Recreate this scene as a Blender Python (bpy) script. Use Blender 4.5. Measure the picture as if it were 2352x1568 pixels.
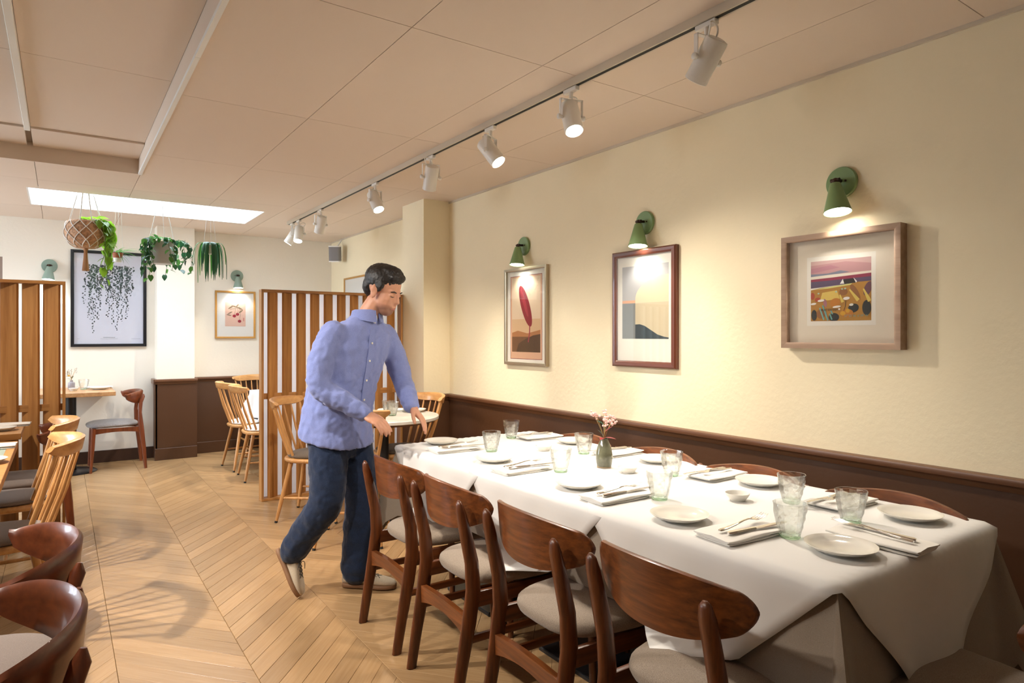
import bpy, bmesh, math, random
from mathutils import Vector, Matrix
for o in list(bpy.data.objects):
    bpy.data.objects.remove(o, do_unlink=True)
SC = bpy.context.scene
COL = SC.collection
V = Vector
PI = math.pi
R = math.radians
rnd = random.Random(7)

# ------------------------------------------------------------ camera, sky, exposure
CAM_H = 1.33
cam = bpy.data.cameras.new('camera')
cam.sensor_width = 36.0
cam.sensor_fit = 'HORIZONTAL'
cam.lens = 1500.0 / 2352.0 * 36.0
cam.shift_y = -14.0 / 2352.0
cam.clip_start = 0.05
cam_o = bpy.data.objects.new('camera', cam)
COL.objects.link(cam_o)
cam_o.location = (0, 0, CAM_H)
cam_o.rotation_euler = (R(90), 0, -math.atan(1036 / 1500))
SC.camera = cam_o
SC.view_settings.view_transform = 'Standard'
SC.view_settings.look = 'None'
SC.view_settings.gamma = 1.0
SC.view_settings.use_curve_mapping = False
SC.view_settings.exposure = 0.30

world = bpy.data.worlds.new('sky')
SC.world = world
world.use_nodes = True
wn = world.node_tree.nodes
wn['Background'].inputs[0].default_value = (0.74, 0.87, 1.0, 1)
wn['Background'].inputs[1].default_value = SKY_STRENGTH = 13.5

def portal(name, loc, rot, sx, sy):
    l = bpy.data.lights.new(name, 'AREA')
    l.shape = 'RECTANGLE'; l.size = sx; l.size_y = sy
    l.cycles.is_portal = True
    o = bpy.data.objects.new(name, l); COL.objects.link(o)
    o.location = loc; o.rotation_euler = rot
    return o
# daylight openings (portals only guide the sky's own light)
portal('skylight_portal', (0.68, 6.83, 2.84), (0, 0, 0), 1.78, 0.78)
portal('added_window_portal', (-2.98, 6.65, 1.55), (0, R(-90), 0), 1.5, 1.9)  # for the added left window that brightens floor and back wall

TRACK_POWER = 63.0
SIDE_POWER = 112.0
SCONCE_POWER = 13.0
WARM = (1.0, 0.90, 0.77)
NEUT = (1.0, 0.93, 0.84)

# ------------------------------------------------------------ materials
MATS = {}
def nodes(m):
    m.use_nodes = True
    return m.node_tree.nodes, m.node_tree.links
def mat(name, col, rough=0.5, metal=0.0, spec=0.5, bump=0.0, bscale=60.0, var=0.0, vscale=6.0, sheen=0.0,
        emit=None, estr=0.0, coat=0.0, objvar=0.0, sss=0.0, bdetail=4.0):
    if name in MATS: return MATS[name]
    m = bpy.data.materials.new(name); n, L = nodes(m)
    b = n['Principled BSDF']
    b.inputs['Roughness'].default_value = rough
    b.inputs['Metallic'].default_value = metal
    b.inputs['Specular IOR Level'].default_value = spec
    b.inputs['Sheen Weight'].default_value = sheen
    b.inputs['Coat Weight'].default_value = coat
    if sss:
        b.inputs['Subsurface Weight'].default_value = sss
        b.inputs['Subsurface Radius'].default_value = (0.02, 0.008, 0.004)
        b.inputs['Subsurface Scale'].default_value = 0.5
    c = (*col, 1)
    b.inputs['Base Color'].default_value = c
    tc = None
    if var or bump:
        tc = n.new('ShaderNodeTexCoord')
    if var or objvar:
        hsv = n.new('ShaderNodeHueSaturation')
        hsv.inputs['Color'].default_value = c
        val = None
        if var:
            nz = n.new('ShaderNodeTexNoise'); nz.inputs['Scale'].default_value = vscale; nz.inputs['Detail'].default_value = 5
            L.new(tc.outputs['Object'], nz.inputs['Vector'])
            mr = n.new('ShaderNodeMapRange')
            mr.inputs['From Min'].default_value = 0.25; mr.inputs['From Max'].default_value = 0.75
            mr.inputs['To Min'].default_value = 1 - var; mr.inputs['To Max'].default_value = 1 + var
            L.new(nz.outputs['Fac'], mr.inputs['Value']); val = mr.outputs['Result']
        if objvar:
            oi = n.new('ShaderNodeObjectInfo')
            mr2 = n.new('ShaderNodeMapRange')
            mr2.inputs['To Min'].default_value = 1 - objvar; mr2.inputs['To Max'].default_value = 1 + objvar
            L.new(oi.outputs['Random'], mr2.inputs['Value'])
            if val is not None:
                mm = n.new('ShaderNodeMath'); mm.operation = 'MULTIPLY'
                L.new(val, mm.inputs[0]); L.new(mr2.outputs['Result'], mm.inputs[1]); val = mm.outputs[0]
            else: val = mr2.outputs['Result']
        L.new(val, hsv.inputs['Value'])
        L.new(hsv.outputs['Color'], b.inputs['Base Color'])
    if bump:
        nb = n.new('ShaderNodeTexNoise'); nb.inputs['Scale'].default_value = bscale; nb.inputs['Detail'].default_value = bdetail
        L.new(tc.outputs['Object'], nb.inputs['Vector'])
        bp = n.new('ShaderNodeBump'); bp.inputs['Strength'].default_value = bump; bp.inputs['Distance'].default_value = min(0.01, 0.4 / bscale)
        L.new(nb.outputs['Fac'], bp.inputs['Height']); L.new(bp.outputs['Normal'], b.inputs['Normal'])
    if emit:
        b.inputs['Emission Color'].default_value = (*emit, 1); b.inputs['Emission Strength'].default_value = estr
    MATS[name] = m
    return m

def wood(name, dark, light, axis='z', rough=0.35, scale=1.0, objvar=0.12, coat=0.0, spec=0.5, rot=0.0):
    """streaky wood, grain running along a local axis"""
    if name in MATS: return MATS[name]
    m = bpy.data.materials.new(name); n, L = nodes(m); b = n['Principled BSDF']
    tc = n.new('ShaderNodeTexCoord'); mp = n.new('ShaderNodeMapping')
    oi = n.new('ShaderNodeObjectInfo')
    s = {'x': (1.2, 22, 22), 'y': (22, 1.2, 22), 'z': (22, 22, 1.2)}[axis]
    mp.inputs['Scale'].default_value = [q * scale for q in s]
    L.new(tc.outputs['Object'], mp.inputs['Vector'])
    # different piece of timber for each object
    cx = n.new('ShaderNodeCombineXYZ'); mu = n.new('ShaderNodeMath'); mu.operation = 'MULTIPLY'; mu.inputs[1].default_value = 37.0
    L.new(oi.outputs['Random'], mu.inputs[0])
    for i in range(3): L.new(mu.outputs[0], cx.inputs[i])
    if rot:
        mr0 = n.new('ShaderNodeMapping'); mr0.inputs['Rotation'].default_value = (0, 0, rot)
        L.new(tc.outputs['Object'], mr0.inputs['Vector']); L.new(mr0.outputs[0], mp.inputs['Vector'])
    ad = n.new('ShaderNodeVectorMath'); ad.operation = 'ADD'
    L.new(mp.outputs[0], ad.inputs[0]); L.new(cx.outputs[0], ad.inputs[1])
    nz = n.new('ShaderNodeTexNoise'); nz.inputs['Scale'].default_value = 1.6; nz.inputs['Detail'].default_value = 7
    nz.inputs['Roughness'].default_value = 0.62; nz.inputs['Distortion'].default_value = 0.15
    L.new(ad.outputs[0], nz.inputs['Vector'])
    cr = n.new('ShaderNodeValToRGB')
    cr.color_ramp.elements[0].position = 0.30; cr.color_ramp.elements[0].color = (*dark, 1)
    cr.color_ramp.elements[1].position = 0.68; cr.color_ramp.elements[1].color = (*light, 1)
    L.new(nz.outputs['Fac'], cr.inputs['Fac'])
    hsv = n.new('ShaderNodeHueSaturation'); mr = n.new('ShaderNodeMapRange')
    mr.inputs['To Min'].default_value = 1 - objvar; mr.inputs['To Max'].default_value = 1 + objvar
    L.new(oi.outputs['Random'], mr.inputs['Value']); L.new(mr.outputs[0], hsv.inputs['Value'])
    L.new(cr.outputs['Color'], hsv.inputs['Color']); L.new(hsv.outputs['Color'], b.inputs['Base Color'])
    b.inputs['Roughness'].default_value = rough; b.inputs['Coat Weight'].default_value = coat
    b.inputs['Specular IOR Level'].default_value = spec
    bp = n.new('ShaderNodeBump'); bp.inputs['Strength'].default_value = 0.08; bp.inputs['Distance'].default_value = 0.004
    L.new(nz.outputs['Fac'], bp.inputs['Height']); L.new(bp.outputs['Normal'], b.inputs['Normal'])
    MATS[name] = m
    return m

def fabric(name, c1, c2, scale=420.0, rough=0.9, bump=0.25, sheen=0.2):
    """flecked woven cloth"""
    if name in MATS: return MATS[name]
    m = bpy.data.materials.new(name); n, L = nodes(m); b = n['Principled BSDF']
    tc = n.new('ShaderNodeTexCoord')
    nz = n.new('ShaderNodeTexNoise'); nz.inputs['Scale'].default_value = scale; nz.inputs['Detail'].default_value = 3
    L.new(tc.outputs['Object'], nz.inputs['Vector'])
    cr = n.new('ShaderNodeValToRGB')
    cr.color_ramp.elements[0].position = 0.36; cr.color_ramp.elements[0].color = (*c1, 1)
    cr.color_ramp.elements[1].position = 0.64; cr.color_ramp.elements[1].color = (*c2, 1)
    L.new(nz.outputs['Fac'], cr.inputs['Fac']); L.new(cr.outputs['Color'], b.inputs['Base Color'])
    b.inputs['Roughness'].default_value = rough; b.inputs['Specular IOR Level'].default_value = 0.2
    b.inputs['Sheen Weight'].default_value = sheen
    bp = n.new('ShaderNodeBump'); bp.inputs['Strength'].default_value = bump; bp.inputs['Distance'].default_value = 0.002
    L.new(nz.outputs['Fac'], bp.inputs['Height']); L.new(bp.outputs['Normal'], b.inputs['Normal'])
    MATS[name] = m
    return m

def glass(name, tint=(0.93, 0.985, 0.95), refr=0.35, pattern=0.0, pscale=60.0):
    """thin glass: see-through, glossy, partly refracting; optional moulded pattern"""
    if name in MATS: return MATS[name]
    m = bpy.data.materials.new(name); n, L = nodes(m)
    for q in list(n):
        if q.type != 'OUTPUT_MATERIAL': n.remove(q)
    out = [q for q in n if q.type == 'OUTPUT_MATERIAL'][0]
    tr = n.new('ShaderNodeBsdfTransparent'); tr.inputs[0].default_value = (*tint, 1)
    gl = n.new('ShaderNodeBsdfGlossy'); gl.inputs['Roughness'].default_value = 0.02
    rf = n.new('ShaderNodeBsdfGlass'); rf.inputs['IOR'].default_value = 1.45; rf.inputs['Roughness'].default_value = 0.0
    rf.inputs['Color'].default_value = (*tint, 1)
    fr = n.new('ShaderNodeLayerWeight'); fr.inputs['Blend'].default_value = 0.5
    pw = n.new('ShaderNodeMath'); pw.operation = 'POWER'; pw.inputs[1].default_value = 4.0; L.new(fr.outputs['Facing'], pw.inputs[0])
    ma = n.new('ShaderNodeMath'); ma.operation = 'MULTIPLY_ADD'; ma.inputs[1].default_value = 0.85; ma.inputs[2].default_value = 0.035; L.new(pw.outputs[0], ma.inputs[0])
    m1 = n.new('ShaderNodeMixShader'); L.new(ma.outputs[0], m1.inputs[0]); L.new(tr.outputs[0], m1.inputs[1]); L.new(gl.outputs[0], m1.inputs[2])
    m2 = n.new('ShaderNodeMixShader'); m2.inputs[0].default_value = refr
    L.new(m1.outputs[0], m2.inputs[1]); L.new(rf.outputs[0], m2.inputs[2]); L.new(m2.outputs[0], out.inputs['Surface'])
    if pattern:
        tc = n.new('ShaderNodeTexCoord'); vo = n.new('ShaderNodeTexVoronoi'); vo.inputs['Scale'].default_value = pscale
        L.new(tc.outputs['Object'], vo.inputs['Vector'])
        bp = n.new('ShaderNodeBump'); bp.inputs['Strength'].default_value = pattern; bp.inputs['Distance'].default_value = 0.01
        L.new(vo.outputs['Distance'], bp.inputs['Height'])
        for q in (gl, rf, fr): L.new(bp.outputs['Normal'], q.inputs['Normal'])
    MATS[name] = m
    return m

def leafmat(name, col, trans=0.45, var=0.25):
    if name in MATS: return MATS[name]
    m = bpy.data.materials.new(name); n, L = nodes(m); b = n['Principled BSDF']
    out = [q for q in n if q.type == 'OUTPUT_MATERIAL'][0]
    oi = n.new('ShaderNodeObjectInfo'); mr = n.new('ShaderNodeMapRange'); hsv = n.new('ShaderNodeHueSaturation')
    mr.inputs['To Min'].default_value = 1 - var; mr.inputs['To Max'].default_value = 1 + var
    L.new(oi.outputs['Random'], mr.inputs[0]); L.new(mr.outputs[0], hsv.inputs['Value'])
    hsv.inputs['Color'].default_value = (*col, 1)
    L.new(hsv.outputs[0], b.inputs['Base Color']); b.inputs['Roughness'].default_value = 0.4
    tl = n.new('ShaderNodeBsdfTranslucent'); L.new(hsv.outputs[0], tl.inputs[0])
    mx = n.new('ShaderNodeMixShader'); mx.inputs[0].default_value = trans
    L.new(b.outputs[0], mx.inputs[1]); L.new(tl.outputs[0], mx.inputs[2]); L.new(mx.outputs[0], out.inputs['Surface'])
    MATS[name] = m
    return m

# palette
M_wall = mat('cream_plaster', (0.89, 0.785, 0.56), 0.75, bump=0.16, bscale=38, var=0.03, vscale=2.0)
M_wallb = mat('white_plaster', (0.86, 0.80, 0.70), 0.75, bump=0.12, bscale=38, var=0.02, vscale=2.0)
M_dado = mat('brown_paint', (0.078, 0.033, 0.014), 0.42, bump=0.10, bscale=30, var=0.06, vscale=3.0)
M_rail = mat('brown_gloss', (0.135, 0.058, 0.027), 0.35)
M_skirt = mat('dark_brown_paint', (0.05, 0.022, 0.013), 0.45)
M_ceil = mat('ceiling_board', (0.77, 0.65, 0.545), 0.8, objvar=0.02)
M_white = mat('white_paint', (0.84, 0.83, 0.80), 0.55)
M_gap = mat('dark_joint_backing', (0.30, 0.24, 0.19), 0.9)  # plain dark colour of the slabs behind floor and ceiling joints
M_teak = wood('teak_z', (0.050, 0.013, 0.004), (0.155, 0.043, 0.010), 'z', 0.36, scale=1.8, coat=0.12)
M_teakx = wood('teak_x', (0.050, 0.013, 0.004), (0.155, 0.043, 0.010), 'x', 0.36, scale=1.8, coat=0.12)
M_teaky = wood('teak_y', (0.065, 0.017, 0.004), (0.215, 0.062, 0.013), 'y', 0.36, scale=1.8, coat=0.12)
M_horn = wood('cherry_stain_y', (0.10, 0.022, 0.008), (0.20, 0.05, 0.015), 'y', 0.34, coat=0.2)
M_hornz = wood('cherry_stain_z', (0.085, 0.017, 0.006), (0.22, 0.055, 0.016), 'z', 0.34, coat=0.2)
M_beech = wood('beech_z', (0.44, 0.20, 0.062), (0.64, 0.34, 0.125), 'z', 0.35, coat=0.2, objvar=0.06)
M_beechy = wood('beech_y', (0.46, 0.21, 0.066), (0.66, 0.36, 0.135), 'y', 0.33, coat=0.25, objvar=0.06)
M_oak = wood('oak_z', (0.33, 0.135, 0.035), (0.54, 0.27, 0.085), 'z', 0.42, objvar=0.16)
M_oakx = wood('oak_x', (0.33, 0.135, 0.035), (0.54, 0.27, 0.085), 'x', 0.42, objvar=0.10)
M_tabx = wood('table_oak', (0.42, 0.21, 0.085), (0.62, 0.36, 0.17), 'y', 0.4, objvar=0.06)
M_floorA = wood('floor_oak_a', (0.355, 0.212, 0.098), (0.425, 0.268, 0.132), 'x', 0.27, scale=2.2, objvar=0.13, rot=R(49.7))
M_floorB = wood('floor_oak_b', (0.355, 0.212, 0.098), (0.425, 0.268, 0.132), 'x', 0.27, scale=2.2, objvar=0.13, rot=R(-49.7))
M_seat = fabric('oatmeal_tweed', (0.17, 0.128, 0.095), (0.34, 0.275, 0.212), 800)
M_seatb = fabric('brown_seat_cloth', (0.16, 0.125, 0.105), (0.26, 0.205, 0.175), 800)
M_seatg = fabric('grey_leather', (0.24, 0.22, 0.22), (0.32, 0.30, 0.29), 90, rough=0.5, bump=0.05)
M_cush = fabric('taupe_cushion', (0.085, 0.06, 0.042), (0.15, 0.11, 0.078), 330)
M_linen = mat('white_linen', (0.745, 0.73, 0.705), 0.9, spec=0.15, bump=0.05, bscale=250, sheen=0.1)
M_under = fabric('taupe_linen', (0.25, 0.205, 0.16), (0.34, 0.285, 0.225), 900, bump=0.05)
M_napkin = mat('white_napkin', (0.80, 0.775, 0.73), 0.9, spec=0.15, bump=0.1, bscale=300)
M_cer = mat('white_ceramic', (0.75, 0.725, 0.66), 0.09, spec=0.6, coat=0.3)
M_steel = mat('polished_steel', (0.80, 0.79, 0.78), 0.12, metal=1.0)
M_tumb = glass('green_tumbler_glass', (0.985, 0.997, 0.99), 0.35)
M_tumbb = glass('green_tumbler_base', (0.80, 0.95, 0.84), 0.5)
M_pane = glass('picture_glass', (0.985, 0.985, 0.985), 0.0)
M_green = mat('sage_green_enamel', (0.20, 0.32, 0.13), 0.38)
M_greenb = mat('blue_green_enamel', (0.24, 0.32, 0.26), 0.4)
M_bronze = mat('dark_bronze', (0.055, 0.03, 0.02), 0.35, metal=0.7)
M_lampw = mat('white_lamp_enamel', (0.86, 0.835, 0.79), 0.35)
M_glow = mat('lamp_glow', (1, 1, 1), 0.5, emit=(1.0, 0.95, 0.86), estr=26.0)
M_glows = mat('lamp_inner_glow', (1, 1, 1), 0.5, emit=(1.0, 0.96, 0.88), estr=22.0)
M_black = mat('black_steel', (0.012, 0.012, 0.014), 0.3)
M_blackgap = mat('black_track_slot', (0.004, 0.004, 0.004), 0.6)
M_track = mat('track_cream', (0.62, 0.54, 0.43), 0.4)
M_marble = mat('grey_marble', (0.58, 0.54, 0.48), 0.22, var=0.18, vscale=9)
M_opal = mat('white_acrylic', (0.90, 0.90, 0.93), 0.3)
M_rubber = mat('black_rubber', (0.01, 0.01, 0.01), 0.6)

# ------------------------------------------------------------ mesh helpers
class B:
    """collects shapes, then links them as one mesh object"""
    def __init__(s): s.bm = bmesh.new()
    def quadrings(s, rings, closed=True, cap0=True, cap1=True, mi=0):
        bm = s.bm; rv = [[bm.verts.new(p) for p in r] for r in rings]
        n = len(rv[0])
        for a, b in zip(rv[:-1], rv[1:]):
            for i in range(n if closed else n - 1):
                j = (i + 1) % n
                try: bm.faces.new((a[i], a[j], b[j], b[i])).material_index = mi
                except ValueError: pass
        if cap0 and closed: bm.faces.new(list(reversed(rv[0]))).material_index = mi
        if cap1 and closed: bm.faces.new(rv[-1]).material_index = mi
        return s
    def box(s, x0, x1, y0, y1, z0, z1, bev=0.0, seg=1, mi=0, M=None):
        r = bmesh.ops.create_cube(s.bm, size=1.0)['verts']
        for v in r:
            v.co = V(((x0 + x1) / 2 + v.co.x * (x1 - x0), (y0 + y1) / 2 + v.co.y * (y1 - y0), (z0 + z1) / 2 + v.co.z * (z1 - z0)))
        fs = {f for v in r for f in v.link_faces}
        for f in fs: f.material_index = mi
        if bev:
            es = {e for v in r for e in v.link_edges}
            q = bmesh.ops.bevel(s.bm, geom=list(es), offset=bev, segments=seg, affect='EDGES', profile=0.5)
            r = list({v for f in q['faces'] for v in f.verts} | {v for v in r if v.is_valid})
        if M is not None:
            for v in r: v.co = M @ v.co
        return s
    def tube(s, pts, rad, n=10, mi=0, flat=None, cap=True):
        """sweep an ellipse along points; rad: number, list, or list of (a,b)"""
        pts = [V(p) for p in pts]; m = len(pts)
        if not isinstance(rad, (list, tuple)): rad = [rad] * m
        rings = []; prev = None
        for i, p in enumerate(pts):
            if i == 0: t = pts[1] - p
            elif i == m - 1: t = p - pts[i - 1]
            else: t = (pts[i + 1] - p).normalized() + (p - pts[i - 1]).normalized()
            t.normalize()
            if prev is None:
                a = flat and V(flat) or (V((0, 0, 1)) if abs(t.z) < 0.9 else V((1, 0, 0)))
            else: a = prev
            a = (a - t * a.dot(t)).normalized(); b = t.cross(a); prev = a
            ra, rb = rad[i] if isinstance(rad[i], (tuple, list)) else (rad[i], rad[i])
            rings.append([p + a * (ra * math.cos(2 * PI * k / n)) + b * (rb * math.sin(2 * PI * k / n)) for k in range(n)])
        return s.quadrings(rings, cap0=cap, cap1=cap, mi=mi)
    def lathe(s, prof, n=24, c=(0, 0, 0), mi=0, M=None, cap0=True, cap1=True):
        rings = []
        for r, z in prof:
            ring = [V((c[0] + r * math.cos(2 * PI * k / n), c[1] + r * math.sin(2 * PI * k / n), c[2] + z)) for k in range(n)]
            if M is not None: ring = [M @ p for p in ring]
            rings.append(ring)
        return s.quadrings(rings, cap0=cap0, cap1=cap1, mi=mi)
    def prism(s, poly, h0, h1, axis='z', mi=0, M=None):
        def P3(a, b, h):
            p = {'z': V((a, b, h)), 'x': V((h, a, b)), 'y': V((a, h, b))}[axis]
            return M @ p if M is not None else p
        return s.quadrings([[P3(a, b, h0) for a, b in poly], [P3(a, b, h1) for a, b in poly]], mi=mi)
    def ball(s, c, r, n=12, mi=0, M=None):
        if not isinstance(r, (tuple, list)): r = (r, r, r)
        q = bmesh.ops.create_uvsphere(s.bm, u_segments=n, v_segments=max(6, n * 2 // 3), radius=1.0)['verts']
        for v in q:
            p = V((v.co.x * r[0], v.co.y * r[1], v.co.z * r[2]))
            if M is not None: p = M @ p
            v.co = p + V(c)
        for f in {f for v in q for f in v.link_faces}: f.material_index = mi
        return s
    def faces(s, verts, fcs, mi=0):
        vs = [s.bm.verts.new(p) for p in verts]
        for f in fcs: s.bm.faces.new([vs[i] for i in f]).material_index = mi
        return s
    def mesh(s, name, mats, smooth=35):
        bmesh.ops.recalc_face_normals(s.bm, faces=s.bm.faces)
        me = bpy.data.meshes.new(name); s.bm.to_mesh(me); s.bm.free()
        for m in (mats if isinstance(mats, (list, tuple)) else [mats]): me.materials.append(m)
        if smooth:
            me.polygons.foreach_set('use_smooth', [True] * len(me.polygons))
            me.set_sharp_from_angle(angle=R(smooth))
        return me
    def obj(s, name, mats, parent=None, smooth=35, loc=None, rot=None):
        return link(name, s.mesh(name, mats, smooth), parent, loc, rot)

def link(name, me, parent=None, loc=None, rot=None):
    o = bpy.data.objects.new(name, me); COL.objects.link(o)
    if parent is not None: o.parent = parent
    if loc is not None: o.location = loc
    if rot is not None: o.rotation_euler = rot
    return o
def tag(o, label, cat, group=None):
    o['label'] = label; o['category'] = cat
    if group: o['group'] = group
    return o
def thing(name, label, cat, loc=(0, 0, 0), rz=0.0, group=None):
    o = bpy.data.objects.new(name, None); COL.objects.link(o)
    o.empty_display_size = 0.05
    o.location = loc; o.rotation_euler = (0, 0, rz)
    return tag(o, label, cat, group)
def struct(o, label=None):
    o['kind'] = 'structure'
    if label: o['label'] = label
    return o
def dup(root, loc, rz=None, label=None, group=None, rot=None):
    kids = {}
    def cp(o, parent):
        c = o.copy(); COL.objects.link(c); c.parent = parent
        for k in [k for k in TREE.get(o.name, [])]: cp(k, c)
        return c
    r = cp(root, None); r.location = loc
    if rz is not None: r.rotation_euler = (0, 0, rz)
    if rot is not None: r.rotation_euler = rot
    if label: r['label'] = label
    if group: r['group'] = group
    return r
TREE = {}
def remember(root):
    def w(o):
        TREE[o.name] = list(o.children)
        for c in o.children: w(c)
    bpy.context.view_layer.update(); w(root); return root

def rrect(w, h, r, n=4):
    """rounded rectangle outline"""
    out = []
    for cx, cy, a0 in ((w / 2 - r, h / 2 - r, 0), (-w / 2 + r, h / 2 - r, 90), (-w / 2 + r, -h / 2 + r, 180), (w / 2 - r, -h / 2 + r, 270)):
        for k in range(n + 1):
            a = R(a0 + 90 * k / n); out.append((cx + r * math.cos(a), cy + r * math.sin(a)))
    return out
def bez(p0, p1, p2, p3, n=10):
    p0, p1, p2, p3 = map(V, (p0, p1, p2, p3)); o = []
    for i in range(n + 1):
        t = i / n; o.append(p0 * (1 - t) ** 3 + p1 * 3 * t * (1 - t) ** 2 + p2 * 3 * t * t * (1 - t) + p3 * t ** 3)
    return o

# ============================================================ the room
XL, XR, Y0, Y1, ZC = -3.0, 2.81, -1.6, 8.08, 2.50
PIT, CW, SX0, KS = 0.136, 0.447, 0.183, 1.18

fl = struct(B().box(XL - .1, XR + .1, Y0 - .1, Y1 + .1, -0.10, -0.0125).obj('floor', M_gap), 'oak chevron parquet floor of the dining room')
def plank_rings(k, g=0.0007):
    w = CW; s = -KS if k % 2 == 0 else KS      # even columns fall to the right
    y0 = 0 if s > 0 else KS * w
    c = [(g, y0 + g), (w - g, y0 + s * w + g), (w - g, y0 + s * w + PIT - g), (g, y0 + PIT - g)]
    i = 0.0014
    d = [(g + i, y0 + g + i), (w - g - i, y0 + s * w + g + i), (w - g - i, y0 + s * w + PIT - g - i), (g + i, y0 + PIT - g - i)]
    return [[V((x, y, -.012)) for x, y in c], [V((x, y, -.0014)) for x, y in c], [V((x, y, 0)) for x, y in d]]
pm = {}
for par, M in ((0, M_floorA), (1, M_floorB)):
    pm[par] = B().quadrings(plank_rings(par)).mesh('plank', M, smooth=0)
rest = {0: B(), 1: B()}
for k in range(-7, 6):
    x = SX0 + k * CW
    for j in range(-17, 60):
        y = j * PIT + (0.05 if k % 2 else 0.0)
        if y < Y0 - .1 or y + PIT + KS * CW > Y1 + .62: continue
        if -1 <= k <= 3 and 1.45 < y < 8.1:
            link('floor_plank', pm[k % 2], fl, (x, y, 0))
        else:
            rest[k % 2].quadrings([[p + V((x, y, 0)) for p in r] for r in plank_rings(k)])
for par, M in ((0, M_floorA), (1, M_floorB)):
    o = rest[par].obj('floor_planks', M, fl, smooth=0); o['kind'] = 'stuff'

# walls
def wallbox(name, M, *a):
    return struct(B().box(*a).obj(name, M, smooth=0))
wr = wallbox('wall_right', M_wall, XR, XR + .14, Y0 - .14, Y1 + .14, -0.1, 2.9)
# back wall in one piece with the door opening
bw = B()
DX0, DX1, DZ = -1.32, -0.47, 2.10
for a in ((XL - .14, DX0, -0.1, 2.9), (DX0, DX1, DZ, 2.9), (DX1, XR, -0.1, 2.9)):
    bw.box(a[0], a[1], Y1, Y1 + .14, a[2], a[3])
struct(bw.obj('wall_back', M_wallb, smooth=0))
wallbox('wall_front', M_wallb, XL - .14, XR, Y0 - .14, Y0, -.1, 2.9)
wf = B(); WY0, WY1, WZ0, WZ1 = 5.7, 7.6, 0.8, 2.3
wf.box(XL - .14, XL, Y0 - .14, WY0, -.1, 2.9); wf.box(XL - .14, XL, WY1, Y1, -.1, 2.9)
wf.box(XL - .14, XL, WY0, WY1, -.1, WZ0); wf.box(XL - .14, XL, WY0, WY1, WZ1, 2.9)
struct(wf.obj('wall_left', M_wallb, smooth=0))
# added window in the left wall, outside the frame: cool daylight fill
wi = B()
for y in (WY0, (WY0 + WY1) / 2 - .02, WY1 - .05): wi.box(XL - .09, XL - .04, y, y + .05, WZ0, WZ1)
for z in (WZ0, WZ1 - .05): wi.box(XL - .09, XL - .04, WY0, WY1, z, z + .05)
wo = struct(wi.obj('added_window', M_white), 'wide window added unseen in the left wall for daylight fill')
B().box(XL - .068, XL - .062, WY0 + .02, WY1 - .02, WZ0 + .02, WZ1 - .02).obj('pane', M_pane, wo)
# door at the far left of the back wall
dr = struct(B().box(DX0 + .06, DX1 - .06, Y1 + .05, Y1 + .09, 0.005, DZ - .06, .003).obj('door_1', mat('mauve_grey_door', (0.20, 0.165, 0.19), .5)), 'mauve grey door in a taupe frame')
dfm = mat('taupe_frame_paint', (0.30, 0.22, 0.18), .5)
f = B(); f.box(DX0, DX0 + .06, Y1 + .02, Y1 + .12, 0, DZ); f.box(DX1 - .06, DX1, Y1 + .02, Y1 + .12, 0, DZ); f.box(DX0 + .06, DX1 - .06, Y1 + .02, Y1 + .12, DZ - .06, DZ)
f.obj('door_frame', dfm, dr, smooth=0)
B().box(DX1 - .32, DX1 - .10, Y1 + .01, Y1 + .05, DZ - .115, DZ - .075, .004).obj('door_closer', M_lampw, dr)
B().tube([(DX0 + .13, Y1 + .04, 1.02), (DX0 + .13, Y1 + .0, 1.02), (DX0 + .25, Y1 + .0, 1.02)], .01).obj('door_handle', M_steel, dr)

# pier by the long table
B_ = B().box(2.555, XR, 5.03, 5.45, -0.05, 2.9); o = struct(B_.obj('wall_pier_right', M_wall, smooth=0), 'cream pier at the end of the long table wall')
# pier of the back wall
o = struct(B().box(0.842, 1.205, 7.87, Y1, -0.05, 2.9).obj('wall_pier_back', M_wallb, smooth=0), 'white pier on the back wall')

# painted dado, rails and skirtings
def rail_profile(t, z1):   # outline (depth outward, height)
    return [(0, z1 - .055), (.014, z1 - .055), (.018, z1 - .042), (.030, z1 - .030), (.040, z1 - .026), (.044, z1 - .012), (.040, z1 - .002), (.032, z1), (0, z1)]
def dado(name, x0, x1, y0, y1, z1, face):
    """face: -x, or -y"""
    T = .010
    if face == '-x':
        b = B().box(x0 - T, x0, y0, y1, 0, z1 - .05); o = struct(b.obj(name, M_dado, smooth=0))
        p = [(x0 - T + .008 - d, z) for d, z in rail_profile(T, z1)]
        B().prism([(a, z) for a, z in p], y0, y1, 'y').obj('dado_rail', M_rail, o, smooth=50)
        B().box(x0 - T - .014, x0 - T, y0, y1, 0, .125, .003).obj('skirting', M_dado, o)
    else:
        b = B().box(x0, x1, y0 - T, y0, 0, z1 - .05); o = struct(b.obj(name, M_dado, smooth=0))
        p = [(y0 - T + .008 - d, z) for d, z in rail_profile(T, z1)]
        B().prism(p, x0, x1, 'x').obj('dado_rail', M_rail, o, smooth=50)
        B().box(x0, x1, y0 - T - .014, y0 - T, 0, .125, .003).obj('skirting', M_dado, o)
    return o
dado('trim_1', XR, 0, Y0, 5.03, .822, '-x')
dado('trim_2', 2.531, XR - .012, 5.03, 0, .822, '-y')
dado('trim_3', 2.555, 0, 5.03, 5.45, .822, '-x')
dado('trim_4', XR, 0, 5.45, Y1 - .012, .862, '-x')
dado('trim_5', 1.205 + .012, XR - .012, Y1, 0, .862, '-y')
dado('trim_6', 0.818, 1.229, 7.87, 0, .862, '-y')
b = B().box(.828, .842, 7.86, Y1, 0, .81); o = struct(b.obj('trim_7', M_dado, smooth=0))
B().box(.806, .842, 7.862, Y1 - .002, .81, .862, .004).obj('dado_rail', M_rail, o)
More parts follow.
